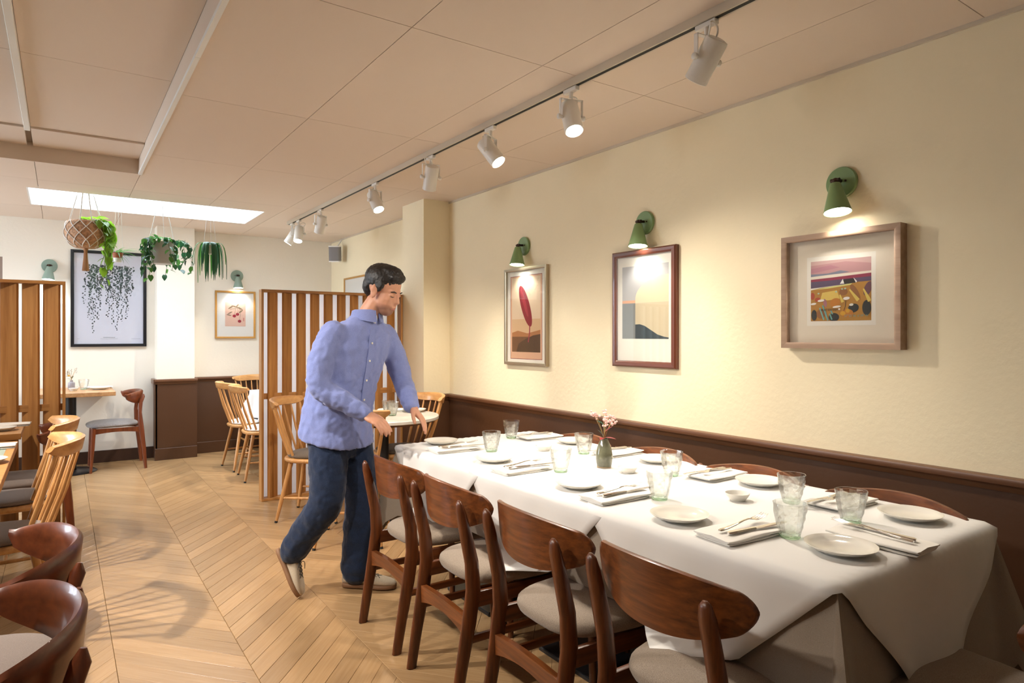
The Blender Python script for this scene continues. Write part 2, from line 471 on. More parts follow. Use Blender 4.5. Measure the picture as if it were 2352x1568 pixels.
b = B().box(1.205, 1.217, 7.872, Y1 - .011, 0, .81); o = struct(b.obj('trim_8', M_dado, smooth=0))
struct(B().box(DX1, .828, Y1 - .016, Y1, 0, .125, .003).obj('baseboard_back', M_skirt))
struct(B().box(XL, DX0, Y1 - .016, Y1, 0, .125, .003).obj('baseboard_back', M_skirt))
struct(B().box(XL, XL + .016, Y0, Y1 - .016, 0, .125, .003).obj('baseboard_left', M_skirt))
# slim bead where the wall meets the ceiling
for nm, a in (('trim_9', (XR - .012, XR, Y0, 5.03, ZC - .016, ZC)), ('trim_10', (XR - .012, XR, 5.45, Y1, ZC - .014, ZC))):
    struct(B().box(*a).obj(nm, M_track, smooth=0))

# ------------------------------------------------------------ ceiling of large boards, with tray and skylight
SKY = (-0.215, 1.583, 6.43, 7.225)
TRAY = (-1.55, 0.462, 0.30, 5.44)
def minus(r, hole):
    x0, x1, y0, y1 = r; a0, a1, b0, b1 = hole
    a0, a1, b0, b1 = max(a0, x0), min(a1, x1), max(b0, y0), min(b1, y1)
    if a0 >= a1 or b0 >= b1: return [r]
    out = []
    if y0 < b0: out.append((x0, x1, y0, b0))
    if b1 < y1: out.append((x0, x1, b1, y1))
    if x0 < a0: out.append((x0, a0, b0, b1))
    if a1 < x1: out.append((a1, x1, b0, b1))
    return out
def cut(rs, e):
    for h in (SKY, TRAY): rs = [q for r in rs for q in minus(r, (h[0] - e, h[1] + e, h[2] - e, h[3] + e))]
    return rs
cb = B()
for q in cut([(XL - .1, XR + .1, Y0 - .1, Y1 + .1)], .03): cb.box(q[0], q[1], q[2], q[3], ZC + .012, ZC + .06)
ce = struct(cb.obj('ceiling', M_gap, smooth=0), 'ceiling of large cream boards')
xs = [-3.02] + [0.475 + .6225 * k for k in range(-5, 4)] + [XR]
ys = [Y0] + [2.258 + 1.268 * k for k in range(-2, 5)] + [Y1]
g = .0016
for i in range(len(xs) - 1):
    for j in range(len(ys) - 1):
        rs = cut([(xs[i] + g, xs[i + 1] - g, ys[j] + g, ys[j + 1] - g)], .0122)
        if not rs: continue
        b = B()
        for q in rs: b.box(q[0], q[1], q[2], q[3], ZC, ZC + .0118)
        b.obj('ceiling_board', M_ceil, ce, smooth=0)
# tray: sides, raised boards, white edge strips
ZT = 2.615
tb = B()
tb.box(TRAY[0], TRAY[1], TRAY[3], TRAY[3] + .012, ZC, ZT + .012); tb.box(TRAY[0], TRAY[1], TRAY[2] - .012, TRAY[2], ZC, ZT + .012)
tb.box(TRAY[1], TRAY[1] + .012, TRAY[2], TRAY[3], ZC + .0, ZT + .012); tb.box(TRAY[0] - .012, TRAY[0], TRAY[2], TRAY[3], ZC, ZT + .012)
tb.obj('tray_side', M_ceil, ce, smooth=0)
tb = B(); tb.box(TRAY[0] - .02, TRAY[1] + .02, TRAY[2] - .02, TRAY[3] + .02, ZT + .010, ZT + .05); tb.obj('tray_backing', M_gap, ce, smooth=0)
for x0, x1 in ((TRAY[0], -.185), (-.155, TRAY[1])):
    for y0, y1 in ((TRAY[2], 1.16), (1.16, 2.43), (2.43, 3.70), (3.70, 4.985), (4.985, TRAY[3])):
        dz = 0 if y0 < 4.98 else -.012
        B().box(x0 + g, x1 - g, y0 + g, y1 - g, ZT + dz, ZT + .011).obj('tray_board', M_ceil, ce, smooth=0)
B().box(-.185, -.155, TRAY[2], 4.985, ZT - .03, ZT + .01, .002).obj('tray_batten', M_white, ce)
for y0, y1 in ((TRAY[2], 3.0), (3.004, TRAY[3])):
    B().box(TRAY[1] - .001, TRAY[1] + .020, y0, y1, ZC - .006, ZC + .012, .001).obj('tray_edge_strip', M_white, ce)
# skylight shaft and pane
sk = B(); t = .012
sk.box(SKY[0] - t, SKY[0], SKY[2] - t, SKY[3] + t, ZC, 2.86); sk.box(SKY[1], SKY[1] + t, SKY[2] - t, SKY[3] + t, ZC, 2.86)
sk.box(SKY[0], SKY[1], SKY[2] - t, SKY[2], ZC, 2.86); sk.box(SKY[0], SKY[1], SKY[3], SKY[3] + t, ZC, 2.86)
so = struct(sk.obj('window_2', M_white, smooth=0), 'long skylight set in the ceiling')
B().box(SKY[0], SKY[1], SKY[2], SKY[3], 2.846, 2.852).obj('pane', M_pane, so, smooth=0)
B().tube([(SKY[0], 6.47, 2.60), (SKY[1], 6.47, 2.60)], .006, 8).obj('hanging_rod', M_white, so)

# ------------------------------------------------------------ slatted screens
def screen(label, x0, x1, y, sign, panel):
    """sign +1: boards recede to the right, -1: to the left"""
    t = thing('slat_screen', label, 'room divider', (x0, y, 0))
    W = x1 - x0; D = .082; ZT_ = 1.70
    B().box(0, W, -D / 2, D / 2, ZT_ - .022, ZT_, .0015).obj('top_rail', M_oakx, t)
    B().box(0, W, -D / 2, D / 2, 0.0, .020, .0015).obj('base_rail', M_oakx, t)
    ends = [0] if sign > 0 else [W - .018]
    ends = [0, W - .018]
    for e in ends:
        B().box(e, e + .018, -D / 2, D / 2, .020, ZT_ - .022, .0015).obj('end_post', M_oak, t)
    a = R(35) if sign > 0 else R(-28)
    hwd = .0465 if sign > 0 else .050
    M = Matrix.Rotation(a, 4, 'Z')
    me = B().box(-hwd, hwd, -.013, .013, .021, ZT_ - .023, .0012).mesh('slat', M_oak)
    me.transform(M)
    n = int((W - .05) / .115)
    for k in range(n):
        x = .018 + .033 + .045 + k * .115 if sign > 0 else W - .018 - .015 - .045 - k * .115
        link('slat', me, t, (x, 0, 0))
    B().box(.018, W - .018, -.008, .012, .815, .862, .0015).obj('middle_rail', M_oakx, t)
    if panel:
        B().box(.019, W - .019, .045, .049, .003, ZT_ - .024).obj('backing_panel', M_opal, t, smooth=0)
    return t
sb = M_opal.node_tree
_b = sb.nodes['Principled BSDF']; _t = sb.nodes.new('ShaderNodeBsdfTranslucent'); _t.inputs[0].default_value = (.92, .93, .97, 1)
_m = sb.nodes.new('ShaderNodeMixShader'); _m.inputs[0].default_value = .7
_o = [q for q in sb.nodes if q.type == 'OUTPUT_MATERIAL'][0]
sb.links.new(_b.outputs[0], _m.inputs[1]); sb.links.new(_t.outputs[0], _m.inputs[2]); sb.links.new(_m.outputs[0], _o.inputs[0])
screen('oak slat screen with white backing standing behind the man', 1.318, 2.548, 5.47, 1, True)
screen('oak slat screen at the left, in front of the poster wall', -1.40, 0.026, 5.47, -1, False)

# ------------------------------------------------------------ spot lamp track
def spotlight(parent, loc, direction, power, color, angle=92, blend=.85, size=.03):
    l = bpy.data.lights.new('spot_light', 'SPOT'); l.energy = power; l.color = color
    l.spot_size = R(angle); l.spot_blend = blend; l.shadow_soft_size = size
    o = bpy.data.objects.new('spot_light', l); COL.objects.link(o); o.parent = parent
    o.location = loc; o.rotation_euler = V(direction).to_track_quat('-Z', 'Y').to_euler()
    return o
def track(label, x, y0, y1, z=ZC):
    t = thing('light_track', label, 'light track', (x, y0, z - .034))
    L = y1 - y0
    b = B(); b.box(-.018, -.010, 0, L, 0, .034); b.box(.010, .018, 0, L, 0, .034); b.box(-.010, .010, 0, L, .022, .034)
    b.obj('housing', M_track, t, smooth=0)
    B().box(-.0098, .0098, .004, L - .004, .0012, .0215).obj('slot', M_blackgap, t, smooth=0)
    for e in (0, L - .02): B().box(-.0185, .0185, e, e + .02, -.0005, .034, .001).obj('end_cap', M_track, t)
    return t
def spot_lamp(label, x, y, d, lit, power, group, z=ZC - .034, color=WARM):
    t = thing('spot_lamp', label, 'spotlight', (x, y, z - .20), 0, group)
    d = V(d).normalized(); zt = .20
    h = V((d.x, d.y, 0)); rz = math.atan2(h.y, h.x) if h.length > 1e-4 else 0
    Rz = Matrix.Rotation(rz, 4, 'Z')
    b = B(); b.box(-.012, .012, -.045, .045, zt - .020, zt - .001, .002); b.obj('adapter', M_lampw, t)
    B().tube([(0, 0, zt - .02), (0, 0, zt - .052)], .009, 10).obj('stem', M_lampw, t)
    # yoke: flat U strap, opening across the aim
    w = .056; piv = V((0, 0, zt - .135))
    y = B()
    y.box(-.009, .009, -w, w, zt - .055, zt - .052); y.box(-.009, .009, -w, -w + .003, zt - .145, zt - .052); y.box(-.009, .009, w - .003, w, zt - .145, zt - .052)
    y.obj('yoke', M_lampw, t, rot=(0, 0, rz))
    for s_ in (-1, 1):
        Mk = Matrix.Translation(piv) @ Rz @ Matrix.Translation(V((0, s_ * (w + .001), 0))) @ Matrix.Rotation(R(-90 * s_), 4, 'X')
        B().lathe([(.006, -.012), (.011, -.002), (.0125, .002), (.0125, .009), (.008, .012)], 14, M=Mk).obj('knob', M_lampw, t)
    # can
    Q = d.to_track_quat('-Z', 'Y').to_matrix().to_4x4(); Mc = Matrix.Translation(piv - d * .005) @ Q
    r = .043
    B().lathe([(.034, .070), (.040, .068), (r, .062), (r, -.070), (r + .0006, -.0705), (r + .0006, -.084), (r - .003, -.086), (r - .003, -.078), (.02, -.076)], 32, M=Mc).obj('can', M_lampw, t, smooth=40)
    B().lathe([(.030, .0702), (.028, .0725), (.002, .0725)], 24, M=Mc).obj('back_cap', M_white, t)
    B().lathe([(.0005, -.0775), (r - .0035, -.0775), (r - .0035, -.0765), (.0005, -.0765)], 28, M=Mc).obj('lens', M_glow if lit else M_white, t)
    # looped cable
    top = Mc @ V((0, .01, .072)); s0 = V((0, 0, zt - .05)); side = Rz @ V((-.02, .045, 0))
    B().tube(bez(s0, s0 + V((0, 0, -.05)), top + side * 1.4 + V((0, 0, .01)), top + side * 1.2 + V((0, 0, .03)), 8)[0:-1] +
             bez(top + side * 1.2 + V((0, 0, .03)), top + side * 1.0 + V((0, 0, .05)), top + (Q @ V((0, 0, .04))), top, 8), .0032, 8).obj('cable', M_lampw, t)
    spotlight(t, Mc @ V((0, 0, -.092)), d, power, color)
    return t
track('cream ceiling track carrying eight spot lamps along the long table', 1.93, -0.6, 6.85)
SPOTS = [(1.55, (.007, .117, -.133), 0), (2.316, (-.016, -.06, -.13), 1), (3.0, (.048, -.094, -.133), 1), (3.70, (.02, .094, -.16), 0),
         (4.59, (.02, -.074, -.13), 1), (5.84, (-.01, .07, -.15), 0), (6.50, (-.03, -.05, -.15), 1), (6.72, (-.075, .03, -.13), 1)]
WHICH = ['nearest the camera, seen from behind', 'second nearest, lens lit', 'third nearest, tilted to the wall',
         'fourth nearest, turned away', 'fifth nearest, lens lit', 'sixth nearest, turned away',
         'second from the far end', 'last at the far end']
for (y, d, lit), w in zip(SPOTS, WHICH):
    spot_lamp('white can spot lamp on the ceiling track, ' + w, 1.93, y, d, True, TRACK_POWER, 'track spot lamps over the long table')
# a second track over the left-hand tables (just outside the frame): throws the chair shadows on the floor
track('cream ceiling track above the left-hand tables', -0.86, 1.2, 5.3, ZT)
for y, d, w, kp in ((1.75, (.115, .03, -.15), 'nearest', .75), (2.75, (.13, .0, -.15), 'second', .75), (3.65, (.10, -.02, -.15), 'third', 2.0), (4.6, (.09, .02, -.15), 'farthest', .65)):
    spot_lamp('white can spot lamp on the track above the left-hand tables, %s from the camera' % w, -0.86, y, d, True, SIDE_POWER * kp, 'left track spot lamps', ZT - .034, NEUT)

# ------------------------------------------------------------ wall sconces
def sconce(label, loc, rz, M, group, tilt=(0, 0), power=SCONCE_POWER):
    """local: +y into the room, z up; plate flat on the wall at y=0"""
    t = thing('wall_sconce', label, 'wall lamp', loc, rz, group)
    My = Matrix.Rotation(R(-90), 4, 'X')
    B().lathe([(.001, 0), (.066, 0), (.068, .003), (.068, .016), (.065, .020), (.001, .020)], 40, M=My, cap0=True).obj('wall_plate', M, t)
    for sx in (-.022, .022):
        B().lathe([(.0045, .019), (.0045, .023), (.002, .025)], 10, M=Matrix.Translation(V((sx, 0, .004))) @ My).obj('screw', M_bronze, t)
    b = B(); b.tube([(0, .02, .006), (0, .058, .004)], .008, 10); b.ball((0, .062, .001), .0135, 12)
    b.tube([(-.019, .062, .003), (.019, .062, .003)], .009, 10)
    b.obj('swivel_arm', M_bronze, t)
    piv = V((0, .064, -.004))
    Ms = Matrix.Translation(piv) @ Matrix.Rotation(R(tilt[0]), 4, 'X') @ Matrix.Rotation(R(tilt[1]), 4, 'Y')
    B().lathe([(.001, -.006), (.020, -.008), (.0225, -.011), (.056, -.140), (.0545, -.140), (.021, -.013), (.001, -.011)], 36, M=Ms).obj('shade', M, t)
    B().lathe([(.0005, -.128), (.0512, -.128), (.0510, -.127), (.0005, -.127)], 28, M=Ms).obj('lamp', M_glows, t)
    dn = Ms.to_3x3() @ V((0, 0, -1))
    spotlight(t, Ms @ V((0, 0, -.137)), dn, power, (1.0, .95, .86), 118, .5, .02)
    return t
GS = 'green cone wall sconces'
sconce('green cone sconce above the tall narrow picture', (XR, 3.90, 1.985), R(90), M_green, GS, (6, 4))
sconce('green cone sconce above the arch print', (XR, 2.69, 1.985), R(90), M_green, GS, (6, 4))
sconce('green cone sconce above the landscape picture, tilted sideways', (XR, 1.525, 1.995), R(90), M_green, GS, (8, 9))
sconce('blue-green cone sconce on the back wall left of the black-framed poster', (-.095, Y1, 2.03), R(180), M_greenb, GS, (5, -4))
sconce('blue-green cone sconce on the back wall above the cherry print', (1.685, Y1, 2.02), R(180), M_greenb, GS, (5, 0))

# ============================================================ chairs
def pill(w, h, k=2.6, n=28):
    return [(math.copysign(abs(math.cos(2 * PI * i / n)) ** (2 / k), math.cos(2 * PI * i / n)) * w,
             math.copysign(abs(math.sin(2 * PI * i / n)) ** (2 / k), math.sin(2 * PI * i / n)) * h) for i in range(n)]
def cushion(b, outline, z0, z1, dome=.012, inset=.02):
    """padded slab from a plan outline (x,y)"""
    cx = sum(p[0] for p in outline) / len(outline); cy = sum(p[1] for p in outline) / len(outline)
    def ring(f, z): return [V((cx + (x - cx) * f, cy + (y - cy) * f, z)) for x, y in outline]
    h = z1 - z0
    b.quadrings([ring(.90, z0), ring(.965, z0 + .12 * h), ring(1.0, z0 + .45 * h), ring(.985, z0 + .75 * h), ring(.93, z0 + .95 * h),
                 ring(.8, z1 + dome * .45), ring(.55, z1 + dome * .85), ring(.25, z1 + dome), ring(.02, z1 + dome)])
    return b

# --- teak chair with curved plywood back: local +x is the way the sitter faces
def teak_chair(label, loc, rz, group):
    t = thing('dining_chair', label, 'chair', loc, rz, group)
    seat = []
    for i in range(32):
        a = 2 * PI * i / 32; c, s_ = math.cos(a), math.sin(a)
        k = 2 / 3.4
        x = math.copysign(abs(c) ** k, c) * .215 + .005; w = .205 + .022 * (x / .22)
        seat.append((x, math.copysign(abs(s_) ** k, s_) * w))
    cushion(B(), seat, .415, .465, .012).obj('seat', M_seat, t, smooth=60)
    for s_ in (-1, 1):
        # rear leg and back post in one bent piece
        pts = [(-.285, s_ * .185, 0), (-.262, s_ * .186, .14), (-.232, s_ * .188, .30), (-.215, s_ * .189, .42), (-.222, s_ * .190, .52), (-.245, s_ * .190, .62), (-.266, s_ * .190, .705), (-.272, s_ * .190, .735), (-.274, s_ * .190, .748)]
        rad = [(.021, .013), (.024, .015), (.029, .017), (.030, .018), (.027, .019), (.023, .022), (.017, .0235), (.012, .018), (.004, .007)]
        B().tube(pts, rad, 12, flat=(1, 0, 0)).obj('leg', M_teak, t, smooth=60)
        B().tube([(.195, s_ * .193, 0), (.185, s_ * .187, .22), (.178, s_ * .182, .415)], [.013, .0165, .0185], 12).obj('leg', M_teak, t, smooth=60)
        B().box(-.215, .18, s_ * .186 - .011, s_ * .186 + .011, .355, .412, .005, 2).obj('side_rail', M_teakx, t)
        B().tube([(-.238, s_ * .188, .245), (.184, s_ * .188, .245)], [(.017, .010)] * 2, 10, flat=(0, 0, 1)).obj('stretcher', M_teakx, t)
    B().box(.166, .188, -.175, .175, .360, .412, .005, 2).obj('front_rail', M_teaky, t)
    # bowed rear stretcher board between the back legs
    rings = []
    for i in range(13):
        y = -.176 + .352 * i / 12; u = y / .176
        zc = .292 + .018 * (1 - u * u) ; hh = .034 - .010 * (1 - u * u); x = -.236 - .0 * u
        rings.append([V((x - .011, y, zc - hh)), V((x + .011, y, zc - hh)), V((x + .011, y, zc + hh)), V((x - .011, y, zc + hh))])
    B().quadrings(rings).obj('rear_stretcher', M_teaky, t, smooth=50)
    # curved back panel: straight-ish crest, belly-shaped lower edge, round ends
    n = 40
    W = .253
    rings = []
    for i in range(n + 1):
        u = -1 + 2 * i / n
        u = math.sin(u * PI / 2)
        y = W * u
        zt = .789 - .034 * u * u; zb = .617 + .062 * abs(u) ** 2.5
        tt = min(1.0, max(0.0, (abs(y) - .213) / (W - .213))); kk = max(.14, math.sqrt(max(0.0, 1 - tt * tt))); mid = (zt + zb) / 2
        zt, zb = mid + (zt - mid) * kk, mid + (zb - mid) * kk
        x = -.262 + .085 * u * u; th = .0085
        tilt = -.10
        def pt(z, dx): return V((x + dx + (z - .72) * tilt, y, z))
        m = [zb, zb + .25 * (zt - zb), zb + .5 * (zt - zb), zb + .75 * (zt - zb), zt]
        rings.append([pt(m[0], 0), pt(m[0] + .002, th), pt(m[1], th), pt(m[2], th), pt(m[3], th), pt(m[4] - .002, th), pt(m[4] + .001, 0), pt(m[4] - .002, -th), pt(m[3], -th), pt(m[2], -th), pt(m[1], -th), pt(m[0] + .002, -th)])
    B().quadrings(rings).obj('backrest', M_teaky, t, smooth=60)
    return remember(t)
GC = 'teak chairs along the long table'
tc = teak_chair('teak chair with oatmeal seat, chair side of the long table, beside the man', (1.437, 2.70, 0), 0, GC)
for (y, w) in ((2.185, 'chair side of the long table, second from the man'), (1.655, 'chair side of the long table, second nearest'), (1.125, 'chair side of the long table, nearest')):
    dup(tc, (1.437 + rnd.uniform(-.012, .012), y, 0), R(rnd.uniform(-2, 2)), 'teak chair with oatmeal seat, ' + w, GC)
for (y, w) in ((2.70, 'farthest'), (2.15, 'second farthest'), (1.64, 'second nearest'), (1.095, 'nearest')):
    dup(tc, (2.125, y, 0), R(180 + rnd.uniform(-1.5, 1.5)), 'teak chair tucked under the wall side of the long table, %s of four' % w, GC)
dup(tc, (1.86, 0.68, 0), R(90), 'teak chair at the near head of the long table, in the corner of view', GC)

# --- cherry-stained chair with wrapping horn back
def horn_chair(label, loc, rz, group, seat_mat):
    t = thing('horn_chair', label, 'chair', loc, rz, group)
    seat = []
    for i in range(32):
        a = 2 * PI * i / 32; c, s_ = math.cos(a), math.sin(a); k = 2 / 2.9
        x = math.copysign(abs(c) ** k, c) * .225 + .02; w = .225 + .025 * (x / .22)
        seat.append((x, math.copysign(abs(s_) ** k, s_) * w))
    cushion(B(), seat, .425, .462, .018).obj('seat', seat_mat, t, smooth=60)
    for s_ in (-1, 1):
        B().tube([(-.255, s_ * .235, 0), (-.236, s_ * .232, .22), (-.215, s_ * .225, .42), (-.205, s_ * .212, .56), (-.215, s_ * .195, .66), (-.236, s_ * .180, .718), (-.240, s_ * .177, .742)],
                 [(.014, .012), (.021, .017), (.024, .019), (.018, .016), (.018, .016), (.018, .015), (.006, .006)], 12, flat=(1, 0, 0)).obj('leg', M_hornz, t, smooth=60)
        B().tube([(.21, s_ * .235, 0), (.196, s_ * .228, .22), (.185, s_ * .222, .425)], [.0125, .018, .021], 12).obj('leg', M_hornz, t, smooth=60)
        rr = []
        for i in range(9):
            u = i / 8; x = -.215 + .40 * u; hz = .030 - .010 * math.sin(PI * u) ; zc = .398 + .006 * math.sin(PI * u)
            rr.append([V((x, s_ * .222 - .010, zc - hz)), V((x, s_ * .222 + .010, zc - hz)), V((x, s_ * .222 + .010, zc + hz * .8)), V((x, s_ * .222 - .010, zc + hz * .8))])
        B().quadrings(rr).obj('side_rail', M_hornz, t, smooth=40)
    B().box(-.222, -.200, -.212, .212, .372, .425, .004, 2).obj('rear_rail', M_horn, t)
    B().box(.176, .196, -.205, .205, .372, .424, .004, 2).obj('front_rail', M_horn, t)
    # wrapping band
    rings = []; n = 36
    for i in range(n + 1):
        u = -1 + 2 * i / n; a = u * R(82)
        y = .262 * math.sin(a); x = -.045 - .190 * math.cos(a)
        e = max(0.0, 1 - abs(u) ** 3.0)
        zt = .772 - .035 * (1 - e); hb = .020 + .108 * e ** .8
        if abs(u) > .995: hb = .010; zt = .745
        th = .012 if abs(u) < .97 else .007
        N = V((-math.cos(a) * .7, math.sin(a), 0)).normalized()
        # flared outward to the top
        def pt(f, off):
            z = zt - hb * f; return V((x, y, z)) + N * (off + .012 * (1 - f) - .006)
        rings.append([pt(0, 0) + V((0, 0, .004)), pt(.06, th), pt(.35, th), pt(.7, th), pt(.96, th), pt(1, 0) - V((0, 0, .003)), pt(.96, -th), pt(.7, -th), pt(.35, -th), pt(.06, -th)])
    B().quadrings(rings).obj('backrest', M_horn, t, smooth=60)
    return remember(t)
GH = 'cherry-stained horn-back chairs'
hc = horn_chair('cherry horn-back chair closest to the camera at the left edge', (-.205, 1.648, 0), R(180), GH, M_seatb)
dup(hc, (-.200, 2.205, 0), R(180), 'cherry horn-back chair second from the camera at the left edge', GH)
dup(hc, (-.190, 5.02, 0), R(180), 'dark horn-back chair half hidden behind the spindle chairs, beside the slat screen', GH)
hf = horn_chair('cherry horn-back chair with grey seat alone under the poster', (.445, 7.715, 0), R(180), GH, M_seatg)

# --- beech spindle chair
def spindle_chair(label, loc, rz, group, pad):
    t = thing('spindle_chair', label, 'chair', loc, rz, group)
    so = [(x * .215 + .0, y * (.215)) for x, y in [(math.copysign(abs(math.cos(2 * PI * i / 32)) ** .8, math.cos(2 * PI * i / 32)), math.copysign(abs(math.sin(2 * PI * i / 32)) ** .8, math.sin(2 * PI * i / 32))) for i in range(32)]]
    def ring(f, z): return [V((x * f, y * f, z)) for x, y in so]
    B().quadrings([ring(.90, .418), ring(.97, .424), ring(1, .436), ring(.985, .446), ring(.93, .450), ring(.5, .447), ring(.02, .446)]).obj('seat', M_beechy, t, smooth=60)
    if pad is not None:
        po = [(x * .9, y * .9) for x, y in so]
        cushion(B(), po, .4495, .475, .010).obj('seat_pad', pad, t, smooth=60)
    for sx in (-1, 1):
        for sy in (-1, 1):
            lg = B().tube([(sx * .215, sy * .205, .012), (sx * .19, sy * .185, .14), (sx * .135, sy * .135, .422)], [.0105, .0145, .0165], 12).obj('leg', M_beech, t, smooth=60)
            B().tube([(sx * .2178, sy * .2072, 0), (sx * .215, sy * .205, .013)], [.0108, .0112], 12).obj('foot', M_rubber, lg)
    for sy in (-1, 1):
        B().tube([(-.185, sy * .180, .170), (0, sy * .181, .170), (.185, sy * .180, .170)], [.007, .0105, .007], 10).obj('stretcher', M_beech, t, smooth=60)
    B().tube([(0, -.18, .170), (0, .18, .170)], [.009, .009], 10).obj('stretcher', M_beech, t, smooth=60)
    # crest rail, bowed
    rings = []; n = 26; W = .252
    def crest(u):
        y = W * u; x = -.318 + .115 * u * u; return x, y
    for i in range(n + 1):
        u = -1 + 2 * i / n; x, y = crest(u)
        e = max(0.0, 1 - abs(u) ** 6); zt = .872 - .012 * u * u; hh = .028 + .036 * e; th = .011 + .003 * abs(u)
        if abs(u) > .97: hh *= .85
        nrm = V((-1, .9 * u, 0)).normalized()
        p0 = V((x, y, zt)); p1 = V((x + .012, y, zt - hh))
        rings.append([p0 + V((0, 0, .003)), p0 + nrm * th - V((0, 0, .004)), (p0 + p1) / 2 + nrm * th, p1 + nrm * th + V((0, 0, .004)), p1 - V((0, 0, .002)), p1 - nrm * th + V((0, 0, .004)), (p0 + p1) / 2 - nrm * th, p0 - nrm * th - V((0, 0, .004))])
    B().quadrings(rings).obj('crest_rail', M_beechy, t, smooth=60)
    # spindles
    m = 8
    for i in range(m):
        u = -.9 + 1.8 * i / (m - 1)
        a = R(180) - u * R(62)
        xb, yb = .188 * math.cos(a), .188 * math.sin(a)
        xt, yt = crest(u); zt = .872 - .05
        rb = .0098 if i in (0, m - 1) else .0078
        B().tube([(xb, yb, .446), ((xb + xt) / 2 - .004, (yb + yt) / 2, .64), (xt + .010, yt, zt)], [rb, rb * 1.12, rb * .82], 9).obj('spindle', M_beech, t, smooth=60)
    return remember(t)
GP = 'beech spindle-back chairs'
sc_ = spindle_chair('beech spindle chair with brown pad, nearer of two at the left tables', (-.235, 3.62, 0), R(180), GP, M_seatb)
dup(sc_, (-.240, 4.40, 0), R(181), 'beech spindle chair with brown pad, farther of two at the left tables', GP)
sg = spindle_chair('beech spindle chair with grey pad between the man and the slat screen', (1.555, 4.80, 0), math.atan2(-.61, .79), GP, M_cush)
dup(sg, (2.165, 4.62, 0), R(178), 'beech spindle chair with round taupe cushion against the right wall', GP)
dup(sg, (1.575, 4.105, 0), math.atan2(.86, .5), 'beech spindle chair mostly hidden behind the man', GP)
sw = spindle_chair('beech spindle chair at the white-clothed table, nearer one facing right', (1.595, 6.40, 0), R(-4), GP, M_linen)
dup(sw, (1.585, 6.98, 0), R(4), 'beech spindle chair at the white-clothed table, farther one facing right', GP)
dup(sw, (1.86, 7.70, 0), R(-90), 'beech spindle chair against the back wall dado', GP)

# ============================================================ tables
TZ = .748; TX0, TX1, TY0, TY1 = 1.475, 2.345, .815, 3.20
lt = thing('dining_table', 'long set dining table hidden under taupe and white cloths', 'table', ((TX0 + TX1) / 2, (TY0 + TY1) / 2, 0))
hw, hl = (TX1 - TX0) / 2 - .006, (TY1 - TY0) / 2 - .006
for k in range(3):
    yc = -hl + (k + .5) * hl * 2 / 3
    B().box(-hw, hw, yc - hl / 3 + .001, yc + hl / 3 - .001, TZ - .030, TZ - .004, .003).obj('tabletop', M_tabx, lt)
    B().box(-.035, .035, yc - .035, yc + .035, .02, TZ - .03).obj('column', M_black, lt)
    B().box(-.25, .25, yc - .20, yc + .20, 0, .02, .004).obj('base', M_black, lt)
# taupe under-cloth: a draped skirt round the table
def perim(n_side=40, n_end=16):
    out = []
    for (x0, y0, x1, y1, n, nx, ny) in ((TX0, TY0, TX0, TY1, n_side, -1, 0), (TX0, TY1, TX1, TY1, n_end, 0, 1), (TX1, TY1, TX1, TY0, n_side, 1, 0), (TX1, TY0, TX0, TY0, n_end, 0, -1)):
        for i in range(n):
            f = i / n; out.append((x0 + (x1 - x0) * f, y0 + (y1 - y0) * f, nx, ny, f, n))
        # corner fan
        cx, cy = x1, y1
        for j in range(1, 8):
            a = j / 8
            if (nx, ny) == (-1, 0): d = (-math.cos(a * PI / 2), math.sin(a * PI / 2))
            elif (nx, ny) == (0, 1): d = (math.sin(a * PI / 2), math.cos(a * PI / 2))
            elif (nx, ny) == (1, 0): d = (math.cos(a * PI / 2), -math.sin(a * PI / 2))
            else: d = (-math.sin(a * PI / 2), -math.cos(a * PI / 2))
            out.append((cx, cy, d[0], d[1], ('c', a), 0))
    return out
pr = perim()
levels = [0, .004, .010, .03, .10, .18, .26, .34, .42]
rings = []
for li, s_ in enumerate(levels):
    ring = []
    for (x, y, nx, ny, f, n) in pr:
        if isinstance(f, tuple):
            a = f[1]; drop = .30 + .25 * math.sin(PI * a); flare = .30 * math.sin(PI * a) + .06 * math.sin(3 * PI * a) ** 2
        else:
            e = min(f, 1 - f) * n / 16
            longside = abs(nx) > .5
            drop = (.262 if longside else .345) + .10 * max(0, 1 - e * 1.6)
            flare = .03 + .05 * max(0, 1 - e * 2.5) + .008 * math.sin(f * 40)
        t_ = s_ / .42
        if li == 0: p = V((x - nx * .004, y - ny * .004, TZ))
        elif li == 1: p = V((x + nx * .0005, y + ny * .0005, TZ - .001))
        elif li == 2: p = V((x + nx * .003, y + ny * .003, TZ - .006))
        else:
            z = TZ - .006 - drop * (t_ ** 1.0)
            off = .003 + flare * drop * t_
            p = V((x + nx * off, y + ny * off, z))
        ring.append(p)
    rings.append(ring)
ub = B(); ub.quadrings(rings, cap0=True, cap1=False)
uo = ub.obj('tablecloth', M_under, None, smooth=80)
tag(uo, 'taupe linen under-cloth hanging below the white toppers of the long table', 'tablecloth')
